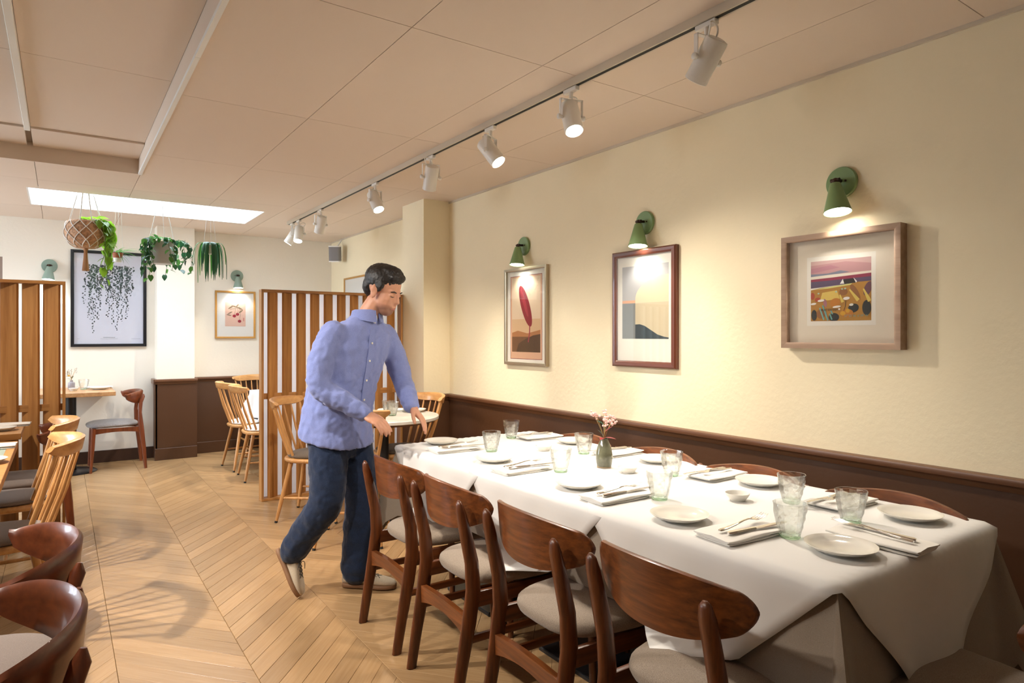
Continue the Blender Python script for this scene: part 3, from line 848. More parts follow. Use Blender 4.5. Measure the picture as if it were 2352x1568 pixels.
# three white toppers laid as diamonds
HD = .885
def topper(yc, lift, label, seats):
    b = B(); xc = (TX0 + TX1) / 2; wx = (TX1 - TX0) / 2 + .004; 
    lo, hi = yc - TY0 + .004, TY1 - yc + .004
    N = 44
    rnd_ = random.Random(int(yc * 100))
    ph = rnd_.uniform(0, 6)
    def drape(dx, dy):
        x, y, z = xc + dx, yc + dy, TZ + .002 + lift
        ox = abs(dx) - wx; sx = 1 if dx > 0 else -1
        drop = 0.0
        if ox > 0:
            rr = .012; arc = rr * PI / 2
            if ox < arc:
                a = ox / rr; x = xc + sx * (wx + rr * math.sin(a)); drop += rr * (1 - math.cos(a))
            else:
                q = ox - arc; x = xc + sx * (wx + rr); q2 = q
                lim = TZ - .493
                if q2 > lim:   # the tip lies on the chair seat
                    ex = q2 - lim; x += sx * (ex * .75 + .0); drop += rr + lim + ex * .12
                else:
                    drop += rr + q2
                x += sx * (.006 + .03 * min(q, .25) + .006 * math.sin(dy * 26 + ph) * min(1, q / .1))
        oy = 0; sy = 0
        if dy > hi: oy, sy = dy - hi, 1
        if -dy > lo: oy, sy = -dy - lo, -1
        if oy > 0:
            rr = .012; arc = rr * PI / 2; edge = (yc + hi) if sy > 0 else (yc - lo)
            if oy < arc:
                a = oy / rr; y = edge + sy * rr * math.sin(a); drop += rr * (1 - math.cos(a))
            else:
                q = oy - arc; y = edge + sy * (rr + .006 + .05 * q + .008 * math.sin(dx * 22 + ph) * min(1, q / .1)); drop += rr + q
        return V((x, y, z - drop + .0))
    vs = [[b.bm.verts.new(drape(HD * (u - v_) / 2, HD * (u + v_) / 2)) for u in [(-1 + 2 * i / N) for i in range(N + 1)]] for v_ in [(-1 + 2 * j / N) for j in range(N + 1)]]
    for j in range(N):
        for i in range(N): b.bm.faces.new((vs[j][i], vs[j][i + 1], vs[j + 1][i + 1], vs[j + 1][i]))
    o = b.obj('table_topper', M_linen, None, smooth=70)
    so_ = o.modifiers.new('thickness', 'SOLIDIFY'); so_.thickness = .0012; so_.offset = 1
    return tag(o, label, 'tablecloth', 'white toppers on the long table')
topper(2.775, .000, 'white diamond topper on the far end of the long table by the man', 1)
topper(2.010, .002, 'white diamond topper over the middle of the long table, under the vase', 1)
topper(1.235, .004, 'white diamond topper on the near end of the long table', 1)

# round marble table
rt = thing('round_table', 'small round marble table behind the man', 'table', (1.955, 4.485, 0))
B().lathe([(.001, .716), (.395, .716), (.400, .720), (.400, .738), (.396, .742), (.001, .742)], 56).obj('tabletop', M_marble, rt)
B().lathe([(.36, .70), (.385, .7155), (.001, .7155), ], 48, cap0=False, cap1=False).obj('rim_band', M_teak, rt)
B().lathe([(.034, .02), (.034, .70)], 20).obj('column', M_black, rt)
B().lathe([(.001, 0), (.235, 0), (.235, .008), (.22, .016), (.04, .024), (.001, .024)], 40).obj('base', M_black, rt)

# white-clothed table behind the screen
wt = thing('dining_table', 'white-clothed table behind the slat screen', 'table', (2.06, 6.65, 0))
B().box(-.40, .40, -.68, .68, .715, .745, .003).obj('tabletop', M_tabx, wt)
for s_ in (-1, 1):
    B().lathe([(.032, .02), (.032, .715)], 16, c=(0, s_ * .36, 0)).obj('column', M_black, wt)
    B().lathe([(.001, 0), (.22, 0), (.22, .012), (.001, .02)], 32, c=(0, s_ * .36, 0)).obj('base', M_black, wt)
b = B(); rings = []
for s_, z in ((0, .748), (.004, .747), (.008, .742), (.012, .70), (.03, .60), (.05, .50)):
    ring = []
    for i in range(96):
        q = i / 96 * 4; side = int(q); f = q - side
        cs = [(-.40, -.68), (-.40, .68), (.40, .68), (.40, -.68)]
        a, c = cs[side], cs[(side + 1) % 4]
        x, y = a[0] + (c[0] - a[0]) * f, a[1] + (c[1] - a[1]) * f
        nx, ny = [(-1, 0), (0, 1), (1, 0), (0, -1)][side]
        wv = 1 + .5 * math.sin(i * 1.15) if z < .7 else 1
        cf = 1 + 1.5 * max(0, 1 - min(f, 1 - f) * 10)
        ring.append(V((x + nx * s_ * wv * cf, y + ny * s_ * wv * cf, z - (.08 * max(0, 1 - min(f, 1 - f) * 6) if z < .6 else 0))))
    rings.append(ring)
b.quadrings(rings, cap1=False); tag(b.obj('tablecloth', M_linen, None, smooth=70, loc=(2.06, 6.65, 0)), 'white cloth over the table behind the slat screen', 'tablecloth')

# pedestal table under the poster
bt = thing('pedestal_table', 'wood table with black pedestal under the poster', 'table', (.08, 7.66, 0))
B().box(-.35, .35, -.405, .40, .757, .797, .003).obj('tabletop', M_tabx, bt)
B().box(-.21, .21, -.21, .21, .742, .757, .002).obj('bracket', M_black, bt)
B().lathe([(.045, .02), (.045, .745)], 24).obj('column', M_black, bt)
B().lathe([(.001, 0), (.215, 0), (.218, .006), (.20, .018), (.05, .026), (.001, .026)], 44).obj('base', M_black, bt)
M_inlay = mat('grey_green_inlay', (0.30, 0.36, 0.30), .3)
def left_table(label, y0, y1, inlay):
    t = thing('dining_table', label, 'table', (-.56, (y0 + y1) / 2, 0)); h = (y1 - y0) / 2; w = .365
    b = B()
    if inlay:
        e = .035
        b.box(-w, w, -h, -h + e, .712, .75, .002); b.box(-w, w, h - e, h, .712, .75, .002); b.box(-w, -w + e, -h + e, h - e, .712, .75, .002); b.box(w - e, w, -h + e, h - e, .712, .75, .002)
        b.obj('edge_frame', M_oakx, t); B().box(-w + e, w - e, -h + e, h - e, .716, .7485).obj('inlay', M_inlay, t)
    else:
        b.box(-w, w, -h, h, .716, .75, .002).obj('tabletop', M_tabx, t)
        B().box(-w - .001, w + .001, -h - .012, -h, .715, .7505, .001).obj('edge_band', M_oakx, t)
    for s_ in (-1, 1):
        B().box(-.04, .04, s_ * h * .55 - .04, s_ * h * .55 + .04, .02, .714).obj('column', M_black, t)
        B().box(-.22, .22, s_ * h * .55 - .06, s_ * h * .55 + .06, 0, .02, .003).obj('foot', M_black, t)
    return t
left_table('oak table beside the left slat screen with a plate and napkin', 4.84, 5.41, False)
left_table('oak-edged table with grey-green inlay at the left edge', 3.10, 4.50, True)

# ============================================================ tableware
TOPS = ((2.775, .000), (2.010, .002), (1.235, .004))
def topz(x, y):
    z = TZ + .001
    for yc, lift in TOPS:
        if abs(x - (TX0 + TX1) / 2) + abs(y - yc) < HD + .05: z = max(z, TZ + .0034 + lift)
    return z
PLATE = B().lathe([(.001, .004), (.042, .004), (.045, 0), (.050, 0), (.052, .004), (.078, .012), (.089, .020), (.0905, .0218), (.0885, .0222), (.076, .0155), (.055, .0085), (.001, .0075)], 48).mesh('plate', M_cer, 50)
BOWL = B().lathe([(.001, .003), (.020, .003), (.022, 0), (.025, 0), (.027, .004), (.037, .016), (.0415, .0255), (.0408, .0268), (.0385, .0255), (.033, .015), (.022, .0075), (.001, .0065)], 36).mesh('bowl', M_cer, 50)
def tumbler_mesh():
    """tapered tumbler with leaf-cut facets and a thick green base"""
    b = B(); n = 14
    rows = [(.0290, .010), (.0325, .022), (.0355, .034), (.0380, .046), (.0402, .058), (.0424, .070), (.0442, .081)]
    rv = []
    for i, (r, z) in enumerate(rows):
        ring = []
        for k in range(n):
            a_ = 2 * PI * (k + .5 * (i % 2)) / n + .05 * i
            rr = r * (1 + (.040 if (k + i) % 2 else -.022))
            ring.append(b.bm.verts.new((rr * math.cos(a_), rr * math.sin(a_), z)))
        rv.append(ring)
    for i in range(len(rows) - 1):
        for k in range(n):
            k1 = (k + 1) % n
            if i % 2 == 0:
                b.bm.faces.new((rv[i][k], rv[i][k1], rv[i + 1][k])); b.bm.faces.new((rv[i][k1], rv[i + 1][k1], rv[i + 1][k]))
            else:
                b.bm.faces.new((rv[i][k], rv[i + 1][k1], rv[i + 1][k])); b.bm.faces.new((rv[i][k], rv[i][k1], rv[i + 1][k1]))
    top = rv[-1]; off = .5 * ((len(rows) - 1) % 2)
    def ring(r, z, o=0.0): return [b.bm.verts.new((r * math.cos(2 * PI * (k + o) / n + .3), r * math.sin(2 * PI * (k + o) / n + .3), z)) for k in range(n)]
    seq = [top] + [ring(r, z) for r, z in ((.0455, .088), (.0470, .0985), (.0462, .0995), (.0452, .0985), (.0432, .085), (.0395, .064), (.0345, .036), (.0300, .018), (.0200, .0145), (.001, .0140))]
    for r0, r1 in zip(seq[:-1], seq[1:]):
        for k in range(n): b.bm.faces.new((r0[k], r0[(k + 1) % n], r1[(k + 1) % n], r1[k]))
    bs = [rv[0]] + [ring(r, z) for r, z in ((.0285, .004), (.0265, .0), (.001, .0))]
    for r0, r1 in zip(bs[:-1], bs[1:]):
        for k in range(n): b.bm.faces.new((r0[k], r0[(k + 1) % n], r1[(k + 1) % n], r1[k])).material_index = 1
    return b.mesh('tumbler', [M_tumb, M_tumbb], 9)
TUMB = tumbler_mesh()
def napkin_mesh(sx=.245, sy=.135):
    """linen folded in three, soft rounded folds"""
    b = B()
    def slab(x0, x1, y0, y1, z0, z1, k):
        n, m = 16, 20; rings = []
        for i in range(n + 1):
            u = i / n; x = x0 + (x1 - x0) * u
            e = min(1.0, min(u, 1 - u) * n / 1.5); ec = .55 + .45 * e
            zc, hz = (z0 + z1) / 2, (z1 - z0) / 2 * ec; yc, hy = (y0 + y1) / 2, (y1 - y0) / 2 - (1 - e) * .0035
            w = .0016 * math.sin(u * 8 + k * 2)
            ring = []
            for q in range(m):
                a_ = 2 * PI * q / m; c, s_ = math.cos(a_), math.sin(a_)
                py = math.copysign(abs(c) ** .22, c); pz = math.copysign(abs(s_) ** .55, s_)
                sag = .0012 * math.sin(py * 5 + u * 7 + k) if s_ > 0 else 0
                ring.append(V((x + .002 * math.sin(py * 4 + k), yc + hy * py + w, zc + hz * pz + sag)))
            rings.append(ring)
        b.quadrings(rings)
    slab(-sx / 2 + .003, sx / 2 * .80, -sy / 2 + .002, sy / 2 - .003, 0, .0065, 0)
    slab(-sx / 2 + .001, sx / 2 * .45, -sy / 2 + .004, sy / 2 * .8, .0055, .0120, 1)
    slab(-sx / 2, sx / 2, -sy / 2, sy / 2, .0095, .0180, 2)
    return b.mesh('napkin', M_napkin, 80)
NAP = napkin_mesh()
def fork_mesh():
    b = B(); rings = []
    spec = [(0, .004, .0024, .0036), (.006, .008, .0026, .0040), (.03, .0072, .0022, .0046), (.07, .0042, .0020, .0075), (.105, .0030, .0019, .0120), (.125, .0036, .0018, .0125), (.135, .0080, .0014, .0105), (.145, .0118, .0012, .0085), (.155, .0122, .0011, .0085)]
    for x, w, t_, z in spec:
        rings.append([V((x, -w, z)), V((x, -w * .6, z + t_)), V((x, w * .6, z + t_)), V((x, w, z)), V((x, w * .6, z - t_ * .6)), V((x, -w * .6, z - t_ * .6))])
    b.quadrings(rings)
    for k in range(4):
        y = -.0102 + .0068 * k
        b.tube([(.153, y, .0085), (.17, y, .0095), (.188, y * .96, .0125), (.200, y * .94, .0160)], [(.0011, .0019), (.0010, .0017), (.0009, .0013), (.0005, .0006)], 6)
    return b.mesh('fork', M_steel, 45)
def knife_mesh():
    b = B(); rings = []
    for x, w, t_, z in [(0, .004, .003, .004), (.006, .0088, .0038, .0042), (.05, .0075, .0034, .0042), (.085, .0058, .0030, .0042), (.094, .0072, .0030, .0042)]:
        rings.append([V((x, -w, z)), V((x, -w * .6, z + t_)), V((x, w * .6, z + t_)), V((x, w, z)), V((x, w * .6, z - t_)), V((x, -w * .6, z - t_))])
    b.quadrings(rings); rings = []
    for x, w0, w1 in [(.093, -.006, .006), (.11, -.0085, .0072), (.15, -.0095, .0075), (.185, -.0085, .0070), (.205, -.005, .0060), (.2135, .001, .0040)]:
        rings.append([V((x, w0, .0040)), V((x, w0 * .3, .0049)), V((x, w1, .0050)), V((x, w1, .0032)), V((x, w0 * .3, .0030))])
    b.quadrings(rings)
    return b.mesh('knife', M_steel, 45)
FORK, KNIFE = fork_mesh(), knife_mesh()
for me_ in (FORK, KNIFE): me_.transform(Matrix.Scale(1.13, 4))
def place(name, me, x, y, label, cat, group, rz=0.0, z=None):
    o = link(name, me, None, (x, y, topz(x, y) if z is None else z), (0, 0, rz)); return tag(o, label, cat, group)
ORD = ['farthest', 'second farthest', 'second nearest', 'nearest']
LNAP = [(1.632, 2.872), (1.618, 2.268), (1.617, 1.690), (1.612, 1.175)]
LPLT = [(1.672, 3.088), (1.632, 2.510), (1.620, 1.898), (1.588, 1.380)]
LGLS = [(1.761, 2.729), (1.739, 2.155), (1.727, 1.590), (1.708, 1.080)]
RNAP = [(2.215, 2.935), (2.222, 2.318), (2.190, 1.712), (2.182, 1.192)]
RPLT = [(2.262, 2.700), (2.236, 2.074), (2.214, 1.527), (2.193, .977)]
RGLS = [(2.088, 3.030), (2.098, 2.421), (2.059, 1.831), (2.064, 1.300)]
def setting(np_, pl, gl, side, rzn, w):
    jr = rnd.uniform(-4, 4)
    place('napkin', NAP, *np_, 'folded white napkin under cutlery, %s, %s place' % (side, w), 'napkin', 'folded napkins on the long table', rzn + R(jr))
    z = topz(*np_) + .0192
    c, s_ = math.cos(rzn), math.sin(rzn)
    def off(a, b_): return (np_[0] + c * a - s_ * b_, np_[1] + s_ * a + c * b_)
    ka = rzn + R(rnd.uniform(-8, 2)); fa = rzn + R(rnd.uniform(8, 14))
    place('knife', KNIFE, *off(-.085, -.022), 'steel table knife on the napkin, %s, %s place' % (side, w), 'knife', 'knives on the long table', ka, z)
    place('fork', FORK, *off(-.09, .004), 'steel fork lying over the knife, %s, %s place' % (side, w), 'fork', 'forks on the long table', fa - R(10), z + .0025)
    place('plate', PLATE, *pl, 'white side plate, %s, %s place' % (side, w), 'plate', 'side plates on the long table')
    place('tumbler', TUMB, *gl, 'clear cut-pattern tumbler, %s, %s place' % (side, w), 'glass', 'tumblers on the long table', rnd.uniform(0, 6))
for i in range(4):
    setting(LNAP[i], LPLT[i], LGLS[i], 'chair side of the long table', 0.0, ORD[i])
    setting(RNAP[i], RPLT[i], RGLS[i], 'wall side of the long table', R(180), ORD[i])
setting((1.873, .912), (1.705, .932), (2.000, 1.060), 'near head of the long table', R(88), 'single')
for (x, y), w in zip(((1.990, 2.601), (1.954, 1.975), (1.941, 1.427)), ('farthest from the camera', 'just in front of the vase', 'nearest the camera')):
    place('bowl', BOWL, x, y, 'small white dish in the middle of the long table, ' + w, 'bowl', 'small dishes on the long table')

# vase with dried flowers on the long table
M_vase = mat('olive_glaze', (.14, .14, .09), .12, var=.45, vscale=26, coat=.4)
M_clay = mat('bare_clay', (.42, .30, .18), .8)
M_pink = mat('pale_pink_petal', (.78, .50, .46), .7, objvar=.15)
M_redp = mat('crimson_leaf', (.30, .012, .018), .5)
M_dkleaf = mat('dark_green_leaf', (.012, .045, .022), .4)
M_stem = mat('straw_stem', (.45, .30, .12), .7)
vz = thing('vase', 'olive glazed bud vase with dried pink flowers on the long table', 'vase', (1.952, 2.118, topz(1.95, 2.1)))
vz.scale = (1.15, 1.15, 1.04)
B().lathe([(.001, 0), (.0265, 0), (.0275, .003), (.0275, .006)], 32, cap1=False).obj('foot_ring', M_clay, vz)
B().lathe([(.0276, .005), (.0305, .02), (.0325, .038), (.0315, .055), (.0275, .078), (.0215, .098), (.0165, .110), (.0148, .116), (.0152, .120), (.013, .1205), (.0125, .112), (.001, .09)], 36, cap0=False).obj('body', M_vase, vz, smooth=60)
rg = random.Random(5)
def leaf_mesh(L, W, M, fold=.25, curl=.2, n=6, heart=.0):
    b = B(); rings = []
    L_, Rr, C = [], [], []
    for i in range(n + 1):
        u = i / n
        w = W * math.sin(PI * min(1, u ** (.62 if heart else .8))) ** .8 if 0 < u < 1 else 0.0006
        if heart and u < .12: w = W * (.55 + 3 * u)
        x = L * (u - (heart * .12 if u == 0 else 0)); z = -curl * L * u * u
        C.append(V((x, 0, z))); L_.append(V((x - (.06 * L if heart and u < .2 else 0), w, z + fold * w))); Rr.append(V((x - (.06 * L if heart and u < .2 else 0), -w, z + fold * w)))
    vs = [b.bm.verts.new(p) for p in L_ + C + Rr]; m = n + 1
    for i in range(n):
        b.bm.faces.new((vs[i], vs[i + 1], vs[m + i + 1], vs[m + i])); b.bm.faces.new((vs[m + i], vs[m + i + 1], vs[2 * m + i + 1], vs[2 * m + i]))
    return b.mesh('leaf', M, 80)
for k in range(9):
    a = rg.uniform(0, 6.28); r_ = rg.uniform(.01, .05); h = rg.uniform(.19, .235)
    tip = V((r_ * math.cos(a), r_ * math.sin(a), h))
    st = B().tube(bez((0, 0, .10), (0, 0, .14), tip * .7 + V((0, 0, .04)), tip, 5), .0009, 5).obj('stem', M_stem, vz)
    b = B()
    for q in range(9):
        p = tip + V((rg.gauss(0, .007), rg.gauss(0, .007), rg.uniform(-.03, .008)))
        b.ball(p, rg.uniform(.003, .0052), 6)
    b.obj('flower', M_pink, st)
lm1 = leaf_mesh(.045, .011, M_redp); lm2 = leaf_mesh(.04, .012, M_dkleaf)
for (az, el, z0, me, nm) in ((-40, 55, .14, lm1, 'red_leaf'), (-55, 8, .122, lm1, 'red_leaf'), (-150, 10, .122, lm1, 'red_leaf'), (-30, 70, .13, lm1, 'red_leaf'), (130, 60, .125, lm2, 'green_leaf'), (150, 75, .155, lm2, 'green_leaf'), (120, 50, .17, lm2, 'green_leaf')):
    link(nm, me, vz, (0, 0, z0), (0, -R(el), R(az)))

# small tables' things
def put(name, me, x, y, z, label, cat, rz=0.0):
    return tag(link(name, me, None, (x, y, z), (0, 0, rz)), label, cat)
put('plate', PLATE, 2.245, 4.575, .742, 'white plate on the round marble table', 'plate')
put('napkin', NAP, 2.13, 4.70, .742, 'white napkin on the round marble table beside the plate', 'napkin', R(150))
put('tumbler', TUMB, 2.02, 4.56, .742, 'clear tumbler on the round marble table behind the man', 'glass')
put('tumbler', TUMB, 2.00, 4.44, .742, 'second clear tumbler on the round marble table, nearer the camera', 'glass', .7)
put('plate', PLATE, .315, 7.62, .797, 'white plate on the pedestal table under the poster', 'plate')
put('napkin', NAP, .31, 7.80, .797, 'white napkin at the back of the pedestal table under the poster', 'napkin', R(4))
put('bowl', BOWL, .10, 7.56, .797, 'small white dish on the pedestal table under the poster', 'bowl')
put('tumbler', TUMB, .185, 7.70, .797, 'clear tumbler on the pedestal table under the poster', 'glass')
put('plate', PLATE, -.31, 5.04, .750, 'white plate on the oak table beside the left screen', 'plate')
put('napkin', NAP, -.285, 5.26, .750, 'white napkin on the oak table beside the left screen', 'napkin', R(178))
put('napkin', NAP, -.315, 4.28, .750, 'white napkin on the grey-green inlaid table', 'napkin', R(178))
put('plate', PLATE, -.29, 3.78, .750, 'white plate on the grey-green inlaid table', 'plate')
jar = thing('vase', 'grey jar with dried stems on the pedestal table under the poster', 'vase', (.085, 7.80, .797))
B().lathe([(.001, 0), (.028, 0), (.030, .004), (.030, .062), (.027, .068), (.014, .072), (.013, .086), (.0145, .090), (.011, .090), (.010, .07), (.001, .05)], 28).obj('body', mat('lilac_grey_glaze', (.34, .31, .33), .3, var=.25, vscale=30), jar, smooth=50)
for k in range(8):
    a = rg.uniform(0, 6.28); tip = V((.045 * math.cos(a), .045 * math.sin(a), rg.uniform(.17, .225)))
    st = B().tube(bez((0, 0, .08), (0, 0, .13), tip * .8, tip, 5), .0012, 5).obj('stem', M_stem, jar)
    b = B()
    for q in range(5): b.ball(tip + V((rg.gauss(0, .004), rg.gauss(0, .004), -q * .011)), .0028, 6)
    b.obj('seed_head', M_dkleaf if k % 2 else mat('dusky_seed', (.14, .08, .09), .8), st)
link('green_leaf', lm2, jar, (0, 0, .095), (0, -R(25), R(170))); link('green_leaf', lm2, jar, (0, 0, .10), (0, -R(65), R(40)))
B().ball((-.022, -.012, .135), (.011, .011, .008), 8).obj('yellow_flower', mat('yellow_petal', (.75, .40, .03), .7), jar)

# ============================================================ pictures
def pic(name, col, rough=.7): return mat('print_' + name, col, rough)
def picture(label, loc, rz, w, h, depth, border, M_fr, mount, shapes, cat='picture', group='framed pictures', bevel=0.0, win=None, winm=None):
    """local: y out of the wall, z up, origin at centre of the frame on the wall. shapes: list of (material, polygon[(u right, v up)])"""
    t = thing('framed_picture', label, cat, loc, rz, group)
    W, H = w / 2, h / 2; b_ = border; b = B()
    # mitred mouldings
    def mould(p, q, r_, s_):
        prof = [(0, .001), (0, depth - bevel), (bevel, depth), (b_ * .7, depth), (b_, depth - max(.003, bevel)), (b_, .010), (b_ * .9, .001)]
        def ring(f0, f1): return [V((f0[0] + (f1[0] - f0[0]) * d / b_, y, f0[1] + (f1[1] - f0[1]) * d / b_)) for d, y in prof]
        b.quadrings([ring(p, q), ring(r_, s_)])
    o_ = [(-W, -H), (W, -H), (W, H), (-W, H)]; i_ = [(-W + b_, -H + b_), (W - b_, -H + b_), (W - b_, H - b_), (-W + b_, H - b_)]
    for k in range(4): mould(o_[k], i_[k], o_[(k + 1) % 4], i_[(k + 1) % 4])
    b.obj('frame', M_fr, t, smooth=40)
    back = depth * .45
    B().box(-W + b_ * .5, W - b_ * .5, .0015, back, -H + b_ * .5, H - b_ * .5).obj('mount', mount, t, smooth=0)
    mats_, idx = [], {}
    b = B(); y = back
    for k, (m_, poly) in enumerate(shapes):
        if m_ not in idx: idx[m_] = len(mats_); mats_.append(m_)
        y = back + .0003 + k * (.00005 if len(shapes) < 60 else .000002)
        vs = [b.bm.verts.new((-u, y, v_)) for u, v_ in poly]
        b.bm.faces.new(vs).material_index = idx[m_]
    me = bpy.data.meshes.new('print'); b.bm.to_mesh(me); b.bm.free()
    for m_ in mats_: me.materials.append(m_)
    link('print', me, t)
    pf = depth * .80
    B().box(-W + b_ * .8, W - b_ * .8, pf, pf + .0015, -H + b_ * .8, H - b_ * .8).obj('pane', M_pane, t, smooth=0)
    return t, back
def rect(x0, x1, y0, y1): return [(x0, y0), (x1, y0), (x1, y1), (x0, y1)]
def ell(cx, cy, a, b_, n=20, rot=0.0):
    c, s_ = math.cos(rot), math.sin(rot)
    return [(cx + c * a * math.cos(2 * PI * k / n) - s_ * b_ * math.sin(2 * PI * k / n), cy + s_ * a * math.cos(2 * PI * k / n) + c * b_ * math.sin(2 * PI * k / n)) for k in range(n)]
def stroke(pts, w):
    """ribbon polygon along points with half-widths"""
    L_, R_ = [], []
    for i, (x, y) in enumerate(pts):
        a = pts[max(0, i - 1)]; c = pts[min(len(pts) - 1, i + 1)]
        dx, dy = c[0] - a[0], c[1] - a[1]; l = math.hypot(dx, dy) or 1
        ww = w[i] if isinstance(w, list) else w
        L_.append((x - dy / l * ww, y + dx / l * ww)); R_.append((x + dy / l * ww, y - dx / l * ww))
    return L_ + R_[::-1]
M_mountw = mat('ivory_mount', (.80, .77, .68), .85)
M_mountc = mat('cream_mount', (.74, .66, .54), .85)
GPIC = 'framed pictures'
# 1 tall print: plain stand-in, one red plume over a dark mound
fw, fh = .525, .715
s1 = [(pic('wine_line', (.20, .015, .03)), rect(-.198, .198, -.315, .300)), (pic('peach', (.66, .40, .26)), rect(-.194, .194, -.311, .296)),
      (pic('pale_sky', (.70, .55, .38)), rect(-.176, .176, -.02, .285)), (pic('sand', (.62, .42, .24)), rect(-.176, .176, -.12, -.02)), (pic('rust_land', (.40, .17, .06)), [(-.176, -.12), (-.1, -.105), (.02, -.125), (.176, -.10), (.176, -.16), (-.176, -.16)]),
      (pic('brown_ground', (.16, .075, .03)), rect(-.176, .176, -.262, -.15)), (pic('dark_mound', (.075, .04, .016)), [(-.12, -.262), (-.09, -.20), (.0, -.165), (.09, -.14), (.176, -.13), (.176, -.262)])]
s1 += [(pic('crimson_fig', (.24, .010, .022)), ell(-.005, .075, .052, .165, 28, R(24))), (pic('crimson_hi', (.36, .03, .045)), ell(-.018, .10, .018, .115, 24, R(24))),
       (pic('crimson_stem', (.30, .03, .05)), stroke([(.05, -.06), (.045, -.13), (.03, -.19)], .006))]
t1, bk = picture('tall narrow picture with a dark red shape in a silver-gilt frame', (XR, 3.872, 1.470), R(90), fw, fh, .028, .022, mat('silver_gilt', (.45, .38, .27), .3, metal=.8), M_mountw, s1)
# 2 arch print
arch = [(-.075, -.112)] + [(-.075, .06)] + [(-.075 + .26 * (1 - math.cos(a)), .06 + .158 * math.sin(a)) for a in [R(d) for d in range(6, 91, 6)]] + [(.183, .218), (.183, -.112)]
s2 = [(pic('pearl_grey', (.43, .425, .42)), rect(-.183, .183, -.05, .295)), (pic('cream_arch', (.70, .60, .40)), arch + []),
      (pic('beige_sea', (.56, .485, .33)), rect(-.075, .183, -.215, .035)), (pic('salmon', (.70, .36, .20)), rect(-.183, -.075, .035, .055)),
      (pic('slate', (.20, .215, .215)), rect(-.183, -.075, -.215, .035)),
      (pic('petrol_hill', (.028, .052, .065)), [(-.075, -.215), (-.075, -.115), (-.04, -.113), (0, -.125), (.05, -.155), (.10, -.185), (.15, -.20), (.183, -.205), (.183, -.215)])]
s2 = [(m_, [(u + .008, -.178 + (v_ + .215) * .843) for u, v_ in p]) for m_, p in s2]
picture('mahogany-framed print of a cream arch and dark hill', (XR, 2.697, 1.488), R(90), .505, .690, .032, .036, mat('mahogany', (.13, .034, .016), .3, coat=.3), M_mountw, s2, bevel=.008)
# 3 landscape
wv = rnd
P3 = []
A_ = .1335; S = 2 * A_
def uv(x, y): return (-A_ + x * S, -A_ + y * S)
def pg(m_, pts): P3.append((m_, [uv(*p) for p in pts]))
pg(pic('mat_inner', (.80, .76, .68)), [(-.07, -.075), (1.07, -.075), (1.07, 1.075), (-.07, 1.075)])
pg(pic('mauve_sky', (.47, .25, .26)), [(0, .74), (1, .74), (1, 1), (0, 1)]); pg(pic('mauve_light', (.56, .36, .34)), [(0, .93), (.6, .96), (1, .90), (1, 1), (0, 1)]); pg(pic('mauve_deep', (.42, .19, .23)), [(0, .80), (.5, .87), (.35, .92), (0, .88)])
pg(pic('far_hill', (.19, .20, .27)), [(0, .745), (0, .79), (.12, .785), (.3, .785), (.4, .80), (.51, .82), (.6, .80), (.66, .785), (.5, .77), (.3, .76)])
pg(pic('cream_band', (.74, .66, .55)), [(0, .70), (.4, .715), (1, .745), (1, .78), (.3, .76), (0, .745)])
pg(pic('wine_sea', (.26, .02, .06)), [(0, .655), (1, .685), (1, .745), (.4, .715), (0, .70)]); pg(pic('indigo_sea', (.09, .06, .12)), [(0, .55), (1, .62), (1, .69), (.3, .665), (0, .66)])
pg(pic('ochre_field', (.42, .20, .025)), [(0, .0), (1, 0), (1, .62), (.8, .615), (.5, .575), (.2, .555), (0, .52)])
pg(pic('lime_strip', (.62, .60, .20)), [(.05, .525), (.3, .56), (.7, .60), (.68, .575), (.3, .535)]); pg(pic('yellow_patch', (.68, .48, .10)), [(.2, .47), (.45, .50), (.5, .36), (.3, .34), (.17, .36)])
pg(pic('white_gable', (.82, .80, .74)), [(.5, .60), (.55, .68), (.57, .60)]); pg(pic('black_roof', (.012, .01, .012)), [(.55, .665), (.71, .68), (.76, .605), (.58, .595)]); pg(pic('white_gable', (.82, .8, .74)), [(.72, .69), (.78, .625), (.76, .605)])
for m_, cx, cy, a, b_, r_ in ((('brown_clump'), .56, .47, .07, .06, 0), ('red_clump', .03, .42, .04, .06, 0), ('orange_clump', .42, .30, .09, .07, .4), ('purple_leaf', .25, .30, .03, .07, .2), ('brown_clump', .75, .45, .05, .15, .5), ('purple_deep', .95, .50, .06, .12, -.4), ('dark_mass', .40, .06, .09, .07, 0), ('dark_mass', .72, .20, .09, .07, .3), ('dark_mass', .93, .2, .07, .12, 0), ('dark_mass', .06, .10, .05, .09, 0), ('orange_clump', .62, .12, .10, .07, 0), ('brown_clump', .18, .12, .08, .08, .3), ('red_clump', .12, .36, .05, .035, .2), ('gold_flower', .55, .12, .045, .035, 0), ('gold_flower', .63, .16, .035, .035, 0)):
    col = dict(brown_clump=(.26, .10, .025), red_clump=(.38, .05, .015), orange_clump=(.50, .18, .012), purple_leaf=(.34, .14, .17), purple_deep=(.13, .05, .07), dark_mass=(.012, .018, .02), gold_flower=(.62, .32, .01))[m_]
    P3.append((pic(m_, col), [uv(min(1, max(0, (x + A_) / S)), min(1, max(0, (y + A_) / S))) for x, y in ell(-A_ + cx * S, -A_ + cy * S, a * S, b_ * S, 14, r_)]))
for x, y, x1, y1, w_ in ((.66, .5, .80, .32, .03), (.88, .5, .98, .30, .03), (.5, .42, .55, .3, .025)): P3.append((pic('yellow_stroke', (.66, .50, .10)), stroke([uv(x, y), uv(x1, y1)], [.003, S * w_])))
